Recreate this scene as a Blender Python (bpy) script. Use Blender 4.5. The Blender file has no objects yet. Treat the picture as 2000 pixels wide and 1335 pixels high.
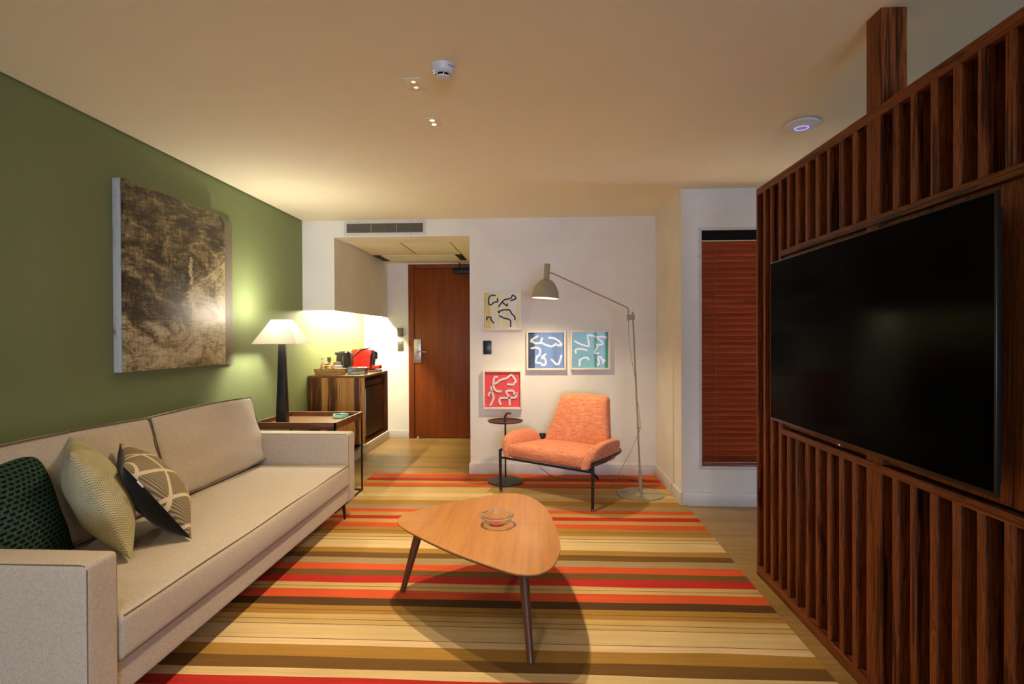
import bpy, bmesh, math, random
from math import sin, cos, pi, radians, sqrt
from mathutils import Vector, Matrix, Euler, noise as mnoise
random.seed(11)
SC = bpy.context.scene
COL = SC.collection

# ---------------------------------------------------------------- camera
F_PX, YAW, PIT, ROL = 1080.0, 0.0498, -0.0069, -0.0043
cf = Vector((-sin(YAW)*cos(PIT), cos(YAW)*cos(PIT), sin(PIT)))
cr = Vector((cos(YAW), sin(YAW), 0)); cu = cr.cross(cf)
R2 = cr*cos(ROL) + cu*sin(ROL); U2 = cu*cos(ROL) - cr*sin(ROL)
cam = bpy.data.cameras.new('camera'); camo = bpy.data.objects.new('camera', cam); COL.objects.link(camo)
cam.sensor_width = 36; cam.sensor_fit = 'HORIZONTAL'; cam.lens = F_PX/2000*36; cam.clip_start = 0.05
M3 = Matrix((R2, U2, -cf)).transposed()
camo.matrix_world = Matrix.Translation((0, 0, 1.25)) @ M3.to_4x4()
SC.camera = camo

# ---------------------------------------------------------------- world, exposure
W = bpy.data.worlds.new('world'); SC.world = W; W.use_nodes = True
W.node_tree.nodes['Background'].inputs[0].default_value = (0.60, 0.80, 1.15, 1)
W.node_tree.nodes['Background'].inputs[1].default_value = 26.0
SC.view_settings.view_transform = 'Standard'; SC.view_settings.look = 'None'
SC.view_settings.gamma = 1; SC.view_settings.use_curve_mapping = False
SC.view_settings.exposure = 0.0
SC.cycles.max_bounces = 10; SC.cycles.diffuse_bounces = 6; SC.cycles.transparent_max_bounces = 16
SC.cycles.sample_clamp_indirect = 6.0
WARM = (1.0, 0.785, 0.50)
P_SPOT, P_FLOOR, P_TABLE, P_LED, P_BEHIND = 122, 52, 40, 66, 66

# ---------------------------------------------------------------- node helpers
def srgb(r, g, b):
    f = lambda c: (c/255/12.92) if c/255 <= .04045 else ((c/255+.055)/1.055)**2.4
    return (f(r), f(g), f(b), 1)
def c4(c): return tuple(c) if len(c) == 4 else tuple(c)+(1,)
class NT:
    def __init__(s, name):
        s.m = bpy.data.materials.new(name); s.m.use_nodes = True; s.t = s.m.node_tree
        s.p = s.t.nodes['Principled BSDF']; s.out = s.t.nodes['Material Output']
    def n(s, typ, **kw):
        nd = s.t.nodes.new(typ)
        for k, v in kw.items():
            if k.startswith('i_'):
                nd.inputs[k[2:].replace('_', ' ')].default_value = v
            else: setattr(nd, k, v)
        return nd
    def l(s, a, b): s.t.links.new(a, b); return b
    def math(s, op, a, b=None, clamp=False):
        nd = s.n('ShaderNodeMath', operation=op); nd.use_clamp = clamp
        for i, v in enumerate((a, b)):
            if v is None: continue
            if isinstance(v, (int, float)): nd.inputs[i].default_value = v
            else: s.l(v, nd.inputs[i])
        return nd.outputs[0]
    def ramp(s, fac, stops, interp='LINEAR'):
        r = s.n('ShaderNodeValToRGB'); cr_ = r.color_ramp; cr_.interpolation = interp
        while len(cr_.elements) > 1: cr_.elements.remove(cr_.elements[-1])
        cr_.elements[0].position = stops[0][0]; cr_.elements[0].color = c4(stops[0][1])
        for p, c in stops[1:]:
            e = cr_.elements.new(p); e.color = c4(c)
        s.l(fac, r.inputs[0]); return r.outputs[0]
    def coords(s, scale=(1, 1, 1), rand=False, obj=False, rot=(0, 0, 0)):
        if obj: v = s.n('ShaderNodeTexCoord').outputs['Object']
        else: v = s.n('ShaderNodeNewGeometry').outputs['Position']
        if rand:
            oi = s.n('ShaderNodeObjectInfo')
            a = s.n('ShaderNodeVectorMath', operation='SCALE'); a.inputs[0].default_value = (13.1, 7.7, 5.3)
            s.l(oi.outputs['Random'], a.inputs['Scale'])
            b = s.n('ShaderNodeVectorMath', operation='ADD'); s.l(v, b.inputs[0]); s.l(a.outputs[0], b.inputs[1]); v = b.outputs[0]
        mp = s.n('ShaderNodeMapping'); mp.inputs['Scale'].default_value = scale; mp.inputs['Rotation'].default_value = rot
        s.l(v, mp.inputs['Vector']); return mp.outputs[0]
    def noise(s, vec, scale=1, detail=4, rough=.55, dist=0):
        nd = s.n('ShaderNodeTexNoise'); nd.inputs['Scale'].default_value = scale; nd.inputs['Detail'].default_value = detail
        nd.inputs['Roughness'].default_value = rough; nd.inputs['Distortion'].default_value = dist
        s.l(vec, nd.inputs['Vector']); return nd.outputs['Fac']
    def bump(s, h, strength=.2, dist=.002):
        b = s.n('ShaderNodeBump'); b.inputs['Strength'].default_value = strength; b.inputs['Distance'].default_value = dist
        s.l(h, b.inputs['Height']); s.l(b.outputs[0], s.p.inputs['Normal'])
    def set(s, rough=.5, metal=0, spec=.5, base=None):
        s.p.inputs['Roughness'].default_value = rough; s.p.inputs['Metallic'].default_value = metal
        s.p.inputs['Specular IOR Level'].default_value = spec
        if base is not None: s.p.inputs['Base Color'].default_value = c4(base)
    def mixc(s, fac, a, b):
        m = s.n('ShaderNodeMix', data_type='RGBA')
        for sock, v in ((m.inputs[0], fac), (m.inputs[6], a), (m.inputs[7], b)):
            if isinstance(v, (int, float)): sock.default_value = v
            elif isinstance(v, tuple): sock.default_value = c4(v)
            else: s.l(v, sock)
        return m.outputs[2]

def plain(name, base, rough=.5, metal=0, spec=.5, var=.06, nscale=30, bump=0):
    t = NT(name); t.set(rough, metal, spec)
    v = t.coords((nscale,)*3)
    f = t.noise(v, 1, 3)
    b = c4(base)
    lo = tuple(max(0, x*(1-var)) for x in b[:3]); hi = tuple(min(1, x*(1+var)) for x in b[:3])
    t.l(t.ramp(f, [(.3, lo), (.7, hi)]), t.p.inputs['Base Color'])
    if bump: t.bump(f, bump, .001)
    return t.m
def plaster(name, base, var=.06, bump=.08, rough=.75):
    t = NT(name); t.set(rough, 0, .3)
    a = t.noise(t.coords((1.6, 1.6, 1.6)), 1, 6, .6, .8); b = t.noise(t.coords((60, 60, 60)), 1, 3)
    f = t.math('ADD', t.math('MULTIPLY', a, .8), t.math('MULTIPLY', b, .2))
    b_ = c4(base); lo = tuple(x*(1-var) for x in b_[:3]); hi = tuple(min(1, x*(1+var)) for x in b_[:3])
    t.l(t.ramp(f, [(.35, lo), (.65, hi)]), t.p.inputs['Base Color']); t.bump(b, bump, .001); return t.m
def wood(name, stops, grain='z', fine=1.0, rough=.4, spec=.5, rand=True, band=None, bumps=.1, obj=False, dist=1.2, con=1):
    """streaky wood; grain runs along the named axis"""
    t = NT(name); t.set(rough, 0, spec)
    def sc(long, cross): return {'x': (long, cross, cross), 'y': (cross, long, cross), 'z': (cross, cross, long)}[grain]
    a = t.noise(t.coords(sc(.9*fine, 14*fine), rand, obj), 1, 5, .6, dist)
    b = t.noise(t.coords(sc(2.5*fine, 90*fine), rand, obj), 1, 4, .6, .3)
    md = t.noise(t.coords(sc(1.3*fine, 42*fine), rand, obj), 1, 3, .55, dist*1.5)
    f = t.math('ADD', t.math('ADD', t.math('MULTIPLY', a, .50), t.math('MULTIPLY', md, .32)), t.math('MULTIPLY', b, .18))
    if con != 1: f = t.math('ADD', t.math('MULTIPLY', t.math('SUBTRACT', f, .5), con), .5)
    if band:
        cs = {'x': (0, band, band), 'y': (band, 0, band), 'z': (band, band, 0)}[grain]
        w = t.noise(t.coords(cs, rand, obj), 1, 1, .3)
        f = t.math('ADD', t.math('MULTIPLY', f, .55), t.math('MULTIPLY', w, .45))
    if rand:
        oi = t.n('ShaderNodeObjectInfo').outputs['Random']
        f = t.math('ADD', f, t.math('MULTIPLY', t.math('SUBTRACT', oi, .5), .10))
    t.l(t.ramp(f, stops), t.p.inputs['Base Color']); t.bump(b, bumps, .0006); return t.m
def fabric(name, c1, c2, scale=260, speck=None, rough=.95, bump=.35, stretch=(1, 1, 1), obj=False, sheen=.15, lo=.35, hi=.65):
    t = NT(name); t.set(rough, 0, .15)
    v = t.coords(tuple(scale*s for s in stretch), obj=obj); f = t.noise(v, 1, 3, .7)
    v2 = t.coords(tuple(scale*.25*s for s in stretch), obj=obj); g = t.noise(v2, 1, 3, .6)
    h = t.math('ADD', t.math('MULTIPLY', f, .6), t.math('MULTIPLY', g, .4))
    col = t.ramp(h, [(lo, c1), (hi, c2)])
    if speck:
        s = t.noise(t.coords((230, 230, 230), obj=obj), 1, 2, .5)
        m = t.math('GREATER_THAN', s, .66)
        col = t.mixc(m, col, speck)
    t.l(col, t.p.inputs['Base Color']); t.bump(f, bump, .0012)
    t.p.inputs['Sheen Weight'].default_value = sheen; return t.m
def emit(name, col, strength):
    t = NT(name); t.p.inputs['Base Color'].default_value = c4(col); t.p.inputs['Emission Color'].default_value = c4(col)
    t.p.inputs['Emission Strength'].default_value = strength; return t.m
def thin_glass(name, tint, rough=.0, refl=1.0, ior=1.5):
    t = NT(name); t.t.nodes.remove(t.p)
    tr = t.n('ShaderNodeBsdfTransparent'); tr.inputs[0].default_value = c4(tint)
    gl = t.n('ShaderNodeBsdfGlossy'); gl.inputs['Roughness'].default_value = rough
    fr = t.n('ShaderNodeLayerWeight'); fr.inputs[0].default_value = .5
    f0 = ((ior-1)/(ior+1))**2
    sch = t.math('ADD', f0, t.math('MULTIPLY', t.math('POWER', fr.outputs['Facing'], 5), 1-f0))
    mx = t.n('ShaderNodeMixShader'); t.l(t.math('MULTIPLY', sch, refl, True), mx.inputs[0])
    t.l(tr.outputs[0], mx.inputs[1]); t.l(gl.outputs[0], mx.inputs[2]); t.l(mx.outputs[0], t.out.inputs[0]); return t.m

# ---------------------------------------------------------------- mesh helpers
def NB(): return bmesh.new()
def join(bm, tmp, M=None, mi=0):
    if M is not None: bmesh.ops.transform(tmp, matrix=M, verts=tmp.verts)
    for f in tmp.faces: f.material_index = mi if mi else f.material_index
    me = bpy.data.meshes.new('t'); tmp.to_mesh(me); tmp.free(); bm.from_mesh(me); bpy.data.meshes.remove(me); return bm
def box(bm, x0, x1, y0, y1, z0, z1, bev=0, seg=2, M=None, mi=0):
    t = NB(); bmesh.ops.create_cube(t, size=1)
    for v in t.verts: v.co = Vector(((x0+x1)/2+v.co.x*(x1-x0), (y0+y1)/2+v.co.y*(y1-y0), (z0+z1)/2+v.co.z*(z1-z0)))
    if bev: bmesh.ops.bevel(t, geom=t.edges[:], offset=bev, segments=seg, profile=.5, affect='EDGES')
    return join(bm, t, M, mi)
def tube(bm, pts, r, seg=10, mi=0, M=None, cap=True, flat=1.0):
    pts = [Vector(p) for p in pts]; n = len(pts); rs = r if isinstance(r, (list, tuple)) else [r]*n
    t = NB(); rings = []; up = None
    for i, p in enumerate(pts):
        d = (pts[min(i+1, n-1)]-pts[max(i-1, 0)]).normalized()
        if up is None:
            up = Vector((0, 0, 1)) if abs(d.z) < .9 else Vector((0, 1, 0))
        a = (up - d*up.dot(d)).normalized(); up = a; b = d.cross(a)
        rings.append([t.verts.new(p+(a*cos(k*2*pi/seg)+b*sin(k*2*pi/seg)*flat)*rs[i]) for k in range(seg)])
    for i in range(n-1):
        for k in range(seg):
            t.faces.new((rings[i][k], rings[i][(k+1) % seg], rings[i+1][(k+1) % seg], rings[i+1][k]))
    if cap:
        t.faces.new(list(reversed(rings[0]))); t.faces.new(rings[-1])
    bmesh.ops.recalc_face_normals(t, faces=t.faces[:])
    return join(bm, t, M, mi)
def smoothpath(pts, sub=6, closed=False):
    P = [Vector(p) for p in pts]; n = len(P); out = []
    rng = range(n if closed else n-1)
    for i in rng:
        p0 = P[(i-1) % n] if (closed or i > 0) else P[0]*2-P[1]
        p1, p2 = P[i], P[(i+1) % n]
        p3 = P[(i+2) % n] if (closed or i+2 < n) else P[-1]*2-P[-2]
        for k in range(sub):
            t = k/sub
            out.append(.5*((2*p1)+(-p0+p2)*t+(2*p0-5*p1+4*p2-p3)*t*t+(-p0+3*p1-3*p2+p3)*t**3))
    if not closed: out.append(P[-1])
    return out
def lathe(bm, prof, seg=32, M=None, mi=0):
    t = NB(); rings = []
    for r, z in prof:
        if r < 1e-6: rings.append([t.verts.new((0, 0, z))])
        else: rings.append([t.verts.new((r*cos(k*2*pi/seg), r*sin(k*2*pi/seg), z)) for k in range(seg)])
    for a, b in zip(rings[:-1], rings[1:]):
        for k in range(seg):
            k2 = (k+1) % seg
            if len(a) == 1 and len(b) == 1: continue
            if len(a) == 1: t.faces.new((a[0], b[k2], b[k]))
            elif len(b) == 1: t.faces.new((a[k], a[k2], b[0]))
            else: t.faces.new((a[k], a[k2], b[k2], b[k]))
    bmesh.ops.recalc_face_normals(t, faces=t.faces[:])
    return join(bm, t, M, mi)
def prism(bm, outline, z0, z1, bev=0, seg=2, M=None, mi=0):
    t = NB(); n = len(outline)
    a = [t.verts.new((p[0], p[1], z0)) for p in outline]; b = [t.verts.new((p[0], p[1], z1)) for p in outline]
    f0 = t.faces.new(list(reversed(a))); f1 = t.faces.new(b)
    for i in range(n): t.faces.new((a[i], a[(i+1) % n], b[(i+1) % n], b[i]))
    bmesh.ops.recalc_face_normals(t, faces=t.faces[:])
    if bev: bmesh.ops.bevel(t, geom=list(f0.edges)+list(f1.edges), offset=bev, segments=seg, profile=.5, affect='EDGES')
    return join(bm, t, M, mi)
def rcube(bm, h, r, n=8, crown=(0, 0, 0), M=None, fn=None, mi=0):
    """rounded box with half sizes h, edge radius r, crowned faces"""
    def ax(H):
        inner = H-r; e = [H-r*(1-sin(k*pi/2/4)) for k in range(5)]
        mid = [inner*(-1+2*k/n) for k in range(1, n)]
        return [-x for x in reversed(e)]+mid+e
    t = NB(); A = [ax(q) for q in h]
    def place(p):
        q = Vector([max(-(h[i]-r), min(h[i]-r, p[i])) for i in range(3)]); d = Vector(p)-q
        if d.length > 1e-9: q = q+d.normalized()*r
        u = [q[i]/h[i] for i in range(3)]
        for i in range(3):
            j, k = (i+1) % 3, (i+2) % 3
            q[i] += crown[i]*u[i]*max(0, 1-u[j]**2)*max(0, 1-u[k]**2)
        return fn(q, u) if fn else q
    for i in range(3):
        j, k = (i+1) % 3, (i+2) % 3
        for s in (-1, 1):
            g = []
            for a in A[j]:
                row = []
                for b in A[k]:
                    p = [0, 0, 0]; p[i] = s*h[i]; p[j] = a; p[k] = b; row.append(t.verts.new(place(p)))
                g.append(row)
            for a in range(len(g)-1):
                for b in range(len(g[0])-1): t.faces.new((g[a][b], g[a+1][b], g[a+1][b+1], g[a][b+1]))
    bmesh.ops.remove_doubles(t, verts=t.verts[:], dist=1e-5)
    bmesh.ops.recalc_face_normals(t, faces=t.faces[:])
    return join(bm, t, M, mi)
def pillow(bm, w, hgt, th, M, n=26, pinch=.085, wr=.006, seed=0, split=None):
    """throw pillow in local x (width), y (height), z (thickness)"""
    t = NB(); g = {}
    for s in (1, -1):
        for i in range(n+1):
            for j in range(n+1):
                u, v = -1+2*i/n, -1+2*j/n
                u, v = sin(u*pi/2), sin(v*pi/2)
                edge = i in (0, n) or j in (0, n)
                if edge and s == -1: g[s, i, j] = g[1, i, j]; continue
                x = w/2*u*(1-pinch*(1-v*v)); y = hgt/2*v*(1-pinch*(1-u*u))
                z = s*th/2*((1-abs(u)**2.4)*(1-abs(v)**2.4))**.62
                k = mnoise.noise(Vector((x*9+seed, y*9, s*3)))*wr + mnoise.noise(Vector((x*22+seed, y*7, s*5)))*wr*.5
                g[s, i, j] = t.verts.new((x, y, z+(0 if edge else k)))
    for s in (1, -1):
        for i in range(n):
            for j in range(n):
                q = [g[s, i, j], g[s, i+1, j], g[s, i+1, j+1], g[s, i, j+1]]
                f = t.faces.new(q if s == 1 else q[::-1]); f.material_index = 0 if s == 1 else (1 if split else 0)
    return join(bm, t, M)
def grid_ring_frame(bm, x0, x1, z0, z1, w, y0, y1, bev=.002):
    box(bm, x0, x0+w, y0, y1, z0, z1, bev); box(bm, x1-w, x1, y0, y1, z0, z1, bev)
    box(bm, x0+w, x1-w, y0, y1, z0, z0+w, bev); box(bm, x0+w, x1-w, y0, y1, z1-w, z1, bev)

RM = {}
def finish(bm, name, mat):
    for e in bm.edges:
        if len(e.link_faces) == 2: e.smooth = e.calc_face_angle(0) < radians(38)
    for f in bm.faces: f.smooth = True
    me = bpy.data.meshes.new(name); bm.to_mesh(me); bm.free()
    for m in (mat if isinstance(mat, (list, tuple)) else [mat]): me.materials.append(m)
    return me
def props(o, label, cat, group=None):
    o['label'] = label; o['category'] = cat
    if group: o['group'] = group
def root(name, label, cat, loc=(0, 0, 0), rz=0, group=None):
    o = bpy.data.objects.new(name, None); COL.objects.link(o); o.empty_display_size = .1
    o.location = loc; o.rotation_euler = (0, 0, rz); props(o, label, cat, group)
    RM[o.name] = Matrix.Translation(loc) @ Matrix.Rotation(rz, 4, 'Z'); return o
def part(name, bm, mat, parent, label=None, local=False):
    if not local: bmesh.ops.transform(bm, matrix=RM[parent.name].inverted(), verts=bm.verts)
    o = bpy.data.objects.new(name, finish(bm, name, mat)); COL.objects.link(o); o.parent = parent; RM[o.name] = RM[parent.name]
    if label: o['label'] = label
    return o
def single(name, bm, mat, label, cat, loc, group=None):
    bmesh.ops.transform(bm, matrix=Matrix.Translation(-Vector(loc)), verts=bm.verts)
    o = bpy.data.objects.new(name, finish(bm, name, mat)); COL.objects.link(o); o.location = loc
    props(o, label, cat, group); RM[o.name] = Matrix.Translation(loc); return o
def struct(name, bm, mat, parent=None):
    o = bpy.data.objects.new(name, finish(bm, name, mat)); COL.objects.link(o); RM[o.name] = Matrix.Identity(4)
    if parent: o.parent = parent
    else: o['kind'] = 'structure'
    return o
def lamp(name, typ, loc, power, col, parent=None, **kw):
    l = bpy.data.lights.new(name, typ); l.energy = power; l.color = col
    for k, v in kw.items():
        if k not in ('aim', 'rot_y'): setattr(l, k, v)
    o = bpy.data.objects.new(name, l); COL.objects.link(o); loc = Vector(loc)
    aim = Vector(kw.get('aim', (0, 0, -1)))
    if 'rot_y' in kw: M = Matrix.Translation(loc) @ Matrix.Rotation(kw['rot_y'], 4, 'Y')
    else: M = Matrix.Translation(loc) @ aim.to_track_quat('-Z', 'Y').to_matrix().to_4x4()
    if parent: o.parent = parent; M = RM[parent.name].inverted() @ M
    o.matrix_local = M; return o

# ---------------------------------------------------------------- materials
m_white = plaster('wall_plaster', (.81, .785, .71), .05, .1)
m_ceil = plaster('ceiling_paint', (.86, .80, .58), .02, .03)
m_taupe = plaster('taupe_wall', (.30, .26, .21), .05, .1)
m_green = plaster('sage_green_paint', (.19, .23, .098), .03, .04, .6)
m_base = plain('baseboard_white', (.66, .63, .58), .4, var=.02)
m_dark = plain('black_and_duct_shade', (.012, .010, .009), .9, spec=.1)  # near-black for black parts, also painted as shade inside the duct
m_black = plain('black_metal', (.012, .010, .010), .35, .3, var=.1)
m_plastic = plain('white_plastic', (.72, .70, .68), .35, var=.02)
m_steel = plain('brushed_steel', (.55, .52, .48), .32, .9, var=.05)
m_darkplas = plain('black_plastic', (.015, .015, .016), .3, var=.05)
m_switch = plain('bronze_plastic', (.11, .095, .055), .4, var=.08)
ROSE = [(.30, (.020, .005, .002)), (.40, (.075, .019, .006)), (.47, (.27, .075, .019)), (.52, (.12, .031, .009)), (.57, (.33, .095, .024)), (.64, (.14, .038, .011)), (.72, (.48, .155, .042))]
m_rose = wood('rosewood_vertical', ROSE, 'z', 1.1, .48, .14, True, None, .12, con=1.5)
m_rosey = wood('rosewood_horizontal', [(p, tuple(c*.85 for c in q)) for p, q in ROSE], 'y', 1.1, .48, .14, True, con=1.5)
m_rosex = wood('rosewood_crosswise', [(p, tuple(c*.55 for c in q)) for p, q in ROSE], 'x', 1.2, .4, .4, False)
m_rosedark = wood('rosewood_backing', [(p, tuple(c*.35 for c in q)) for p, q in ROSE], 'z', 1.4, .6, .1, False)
m_zebra = wood('striped_rosewood', [(.36, (.07, .026, .010)), (.455, (.13, .052, .020)), (.50, (.50, .25, .065)), (.58, (.62, .33, .09)), (.64, (.16, .065, .024))], 'z', 1.1, .45, .2, False, 11, con=1.2)
m_walnut = wood('walnut_veneer', [(.30, (.33, .125, .030)), (.5, (.45, .185, .045)), (.70, (.54, .24, .066))], 'y', 1.5, .45, .5, False, None, .05, dist=.4)
tw = [n_ for n_ in m_walnut.node_tree.nodes if n_.type == 'VALTORGB'][0]
def seam(mat):
    nt = mat.node_tree; p_ = nt.nodes['Principled BSDF']; g_ = nt.nodes.new('ShaderNodeNewGeometry'); sp_ = nt.nodes.new('ShaderNodeSeparateXYZ'); nt.links.new(g_.outputs['Position'], sp_.inputs[0])
    a_ = nt.nodes.new('ShaderNodeMath'); a_.operation = 'SUBTRACT'; nt.links.new(sp_.outputs[1], a_.inputs[0]); a_.inputs[1].default_value = 2.585
    b_ = nt.nodes.new('ShaderNodeMath'); b_.operation = 'ABSOLUTE'; nt.links.new(a_.outputs[0], b_.inputs[0])
    c_ = nt.nodes.new('ShaderNodeMath'); c_.operation = 'LESS_THAN'; nt.links.new(b_.outputs[0], c_.inputs[0]); c_.inputs[1].default_value = .0016
    m_ = nt.nodes.new('ShaderNodeMix'); m_.data_type = 'RGBA'; nt.links.new(c_.outputs[0], m_.inputs[0]); nt.links.new(tw.outputs[0], m_.inputs[6]); m_.inputs[7].default_value = (.30, .11, .03, 1)
    nt.links.new(m_.outputs[2], p_.inputs['Base Color'])
seam(m_walnut)
m_legwood = wood('walnut_leg', [(.3, (.075, .024, .010)), (.7, (.16, .055, .022))], 'z', 1.5, .35, .5, False)
m_door = wood('door_veneer', [(.28, (.135, .028, .005)), (.5, (.20, .044, .007)), (.72, (.27, .066, .012))], 'z', 1.0, .42, .25, False, None, .06, dist=.5)
m_trayfloor = wood('tray_floor_wood', [(.3, (.16, .065, .022)), (.7, (.27, .12, .042))], 'x', 1.2, .4, .4, False)
m_sofa = fabric('sofa_linen', (.375, .315, .25), (.51, .435, .35), 420, (.33, .25, .18), bump=.25)
m_piping = plain('sofa_piping', (.16, .11, .075), .9, spec=.1)
m_orange = fabric('coral_weave', (.56, .15, .075), (.80, .36, .20), 300, None, stretch=(.22, 1, .8), bump=.45, obj=True, lo=.4, hi=.62)
m_lampgrey = plain('olive_grey_enamel', (.36, .31, .195), .45, var=.04)
m_inner = plain('lamp_inner_white', (.85, .80, .70), .5, var=.01)
m_bulb = emit('bulb_glow', (1, .80, .52), 30)
m_spotglow = emit('spot_led_glow', (1, .82, .55), 25)
m_led = emit('led_strip_glow', (1, .90, .70), 12)

def shade_mat():
    t = NT('pleated_paper_shade'); t.t.nodes.remove(t.p)
    d = t.n('ShaderNodeBsdfDiffuse'); d.inputs[0].default_value = (.82, .78, .70, 1)
    tr = t.n('ShaderNodeBsdfTranslucent'); tr.inputs[0].default_value = (.98, .95, .88, 1)
    mx = t.n('ShaderNodeMixShader'); mx.inputs[0].default_value = .86
    t.l(d.outputs[0], mx.inputs[1]); t.l(tr.outputs[0], mx.inputs[2]); t.l(mx.outputs[0], t.out.inputs[0]); return t.m
m_shade = shade_mat()
def sheer_mat():
    t = NT('sheer_curtain'); t.t.nodes.remove(t.p)
    tr = t.n('ShaderNodeBsdfTranslucent'); tr.inputs[0].default_value = (.75, .80, .9, 1)
    tp = t.n('ShaderNodeBsdfTransparent'); mx = t.n('ShaderNodeMixShader'); mx.inputs[0].default_value = .75
    t.l(tr.outputs[0], mx.inputs[1]); t.l(tp.outputs[0], mx.inputs[2]); t.l(mx.outputs[0], t.out.inputs[0]); return t.m
m_sheer = sheer_mat()
m_pane = thin_glass('picture_glass', (.98, .98, .98), 0, .22)
m_bowl = thin_glass('clear_bowl_glass', (.95, .97, .96), 0, 1.6)
m_jade_ = NT('pale_green_glass'); m_jade_.set(.08, 0, .6, (.50, .86, .72)); m_jade_.p.inputs['Transmission Weight'].default_value = .45; m_jade = m_jade_.m
m_acrylic = thin_glass('clear_acrylic', (.84, .87, .86), .15, 2.0, 1.7)

def floor_mat():
    t = NT('oak_plank_floor'); t.set(.36, 0, .35)
    v = t.coords((1, 1, 1))
    br = t.n('ShaderNodeTexBrick'); br.offset = .37; br.squash = 1
    br.inputs['Scale'].default_value = 1; br.inputs['Mortar Size'].default_value = .0012; br.inputs['Brick Width'].default_value = 1.25
    br.inputs['Row Height'].default_value = .135; br.inputs['Color1'].default_value = (0, 0, 0, 1); br.inputs['Color2'].default_value = (1, 1, 1, 1)
    br.inputs['Mortar'].default_value = (.5, .5, .5, 1); br.inputs['Bias'].default_value = 0
    t.l(v, br.inputs['Vector'])
    a = t.noise(t.coords((.8, 14, 1)), 1, 5, .6, .6); b = t.noise(t.coords((2, 70, 1)), 1, 4, .6)
    f = t.math('ADD', t.math('MULTIPLY', a, .6), t.math('MULTIPLY', b, .3))
    f = t.math('ADD', f, t.math('MULTIPLY', t.n('ShaderNodeRGBToBW').outputs[0], 0))
    bw = t.n('ShaderNodeRGBToBW'); t.l(br.outputs['Color'], bw.inputs[0])
    f = t.math('ADD', f, t.math('MULTIPLY', bw.outputs[0], .14))
    col = t.ramp(f, [(.28, (.20, .112, .034)), (.5, (.34, .205, .068)), (.72, (.46, .29, .105))])
    col = t.mixc(t.math('MULTIPLY', br.outputs['Fac'], .5), col, (.07, .045, .02))
    t.l(col, t.p.inputs['Base Color']); t.bump(b, .06, .0006); return t.m
m_floor = floor_mat()

# ================================================================= SETTING
H = 2.3486; YB = 5.063; XL = -2.2088; YD = 6.867; YW = 4.161; XR = 1.05; XS = -.6395; XC = -1.905; ZS = 1.517; ZR = 2.193
XE, YN, TOP = 4.2, -5.5, 2.50
b = NB(); box(b, XL-.12, XE+.1, YN-.1, YD+.12, -.1, 0); struct('floor', b, m_floor)
b = NB(); box(b, XL+.012, XE, YN, YB+.05, H, H+.02); box(b, XL-.12, XE+.1, YN-.1, YD+.12, H+.055, TOP+.05); struct('ceiling', b, m_ceil)
b = NB(); box(b, XL-.12, XL, YN, YD+.12, 0, TOP); struct('wall_left', b, m_green)
b = NB(); box(b, XS, XR+.15, YB, YB+.14, 0, H+.1); box(b, XC, XS, YB, YB+.06, ZR, H+.1); box(b, XL, XC, YB, YB+.012, ZS, H+.1)
struct('wall_back', b, m_white)
# bulkhead above the kitchenette: hollow below, the light strip hides behind its lip
b = NB(); box(b, XC-.012, XC, YB+.012, YD, ZS, H); box(b, XL, XC-.012, YB+.012, YD, ZS+.055, ZS+.08)
struct('trim_1', b, m_white)
b = NB(); box(b, XS, XS+.12, YB+.14, YD+.1, 0, H+.1); struct('wall_corridor', b, m_white)
b = NB(); box(b, XL, -1.64, YD, YD+.12, 0, H+.1); box(b, -1.64, XS, YD, YD+.12, 2.178, H+.1); struct('wall_door', b, m_white)
b = NB(); box(b, -1.64, XS, YD+.10, YD+.12, 0, 2.178); struct('door_light_block', b, m_dark)  # unseen dark sheet added to stop sky light leaking round the door leaf
b = NB(); box(b, XR, XR+.15, YW+.02, YB, 0, H+.1); struct('wall_right', b, m_white)
wx0, wx1, wz0, wz1 = 1.2, 2.45, .294, 2.04
b = NB(); box(b, XR, wx0, YW, YW+.02, 0, H+.1); box(b, wx1, XE, YW, YW+.14, 0, H+.1); box(b, wx0, wx1, YW, YW+.14, 0, wz0); box(b, wx0, wx1, YW, YW+.14, wz1, H+.1)
struct('wall_window', b, m_white)
b = NB(); box(b, XE, XE+.1, YN, YW+.14, 0, TOP); struct('wall_far_right', b, m_taupe)
bx0, bx1, bz0, bz1 = -.20, 2.45, .10, 1.66
b = NB(); box(b, XL-.12, bx0, YN-.12, YN, 0, TOP); box(b, bx1, XE+.1, YN-.12, YN, 0, TOP); box(b, bx0, bx1, YN-.12, YN, 0, bz0); box(b, bx0, bx1, YN-.12, YN, bz1, TOP)
struct('wall_behind', b, m_taupe)
# baseboards
BH = .10
b = NB(); box(b, XS-.012, XR, YB-.014, YB, 0, BH, .002); box(b, XS-.012, XS, YB, YD, 0, BH, .002); struct('baseboard_back', b, m_base)
b = NB(); box(b, XR-.014, XR, YW-.014, 4.46, 0, BH, .002); box(b, XR-.009, XR, 4.462, YB-.014, 0, BH, .002); struct('baseboard_right', b, m_base)
b = NB(); box(b, XR, XE, YW-.014, YW, 0, BH, .002); struct('baseboard_window', b, m_base)
b = NB(); box(b, XC, -1.64, YD-.014, YD, 0, BH, .002); struct('baseboard_door', b, m_base)
b = NB(); box(b, XL, XL+.014, YN, YB, 0, BH, .002); struct('baseboard_left', b, m_base)
# plinth under the kitchenette
b = NB(); box(b, XL, -1.891, YB+.02, YD-.014, 0, .10, .002); struct('trim_2', b, m_base)
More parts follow.
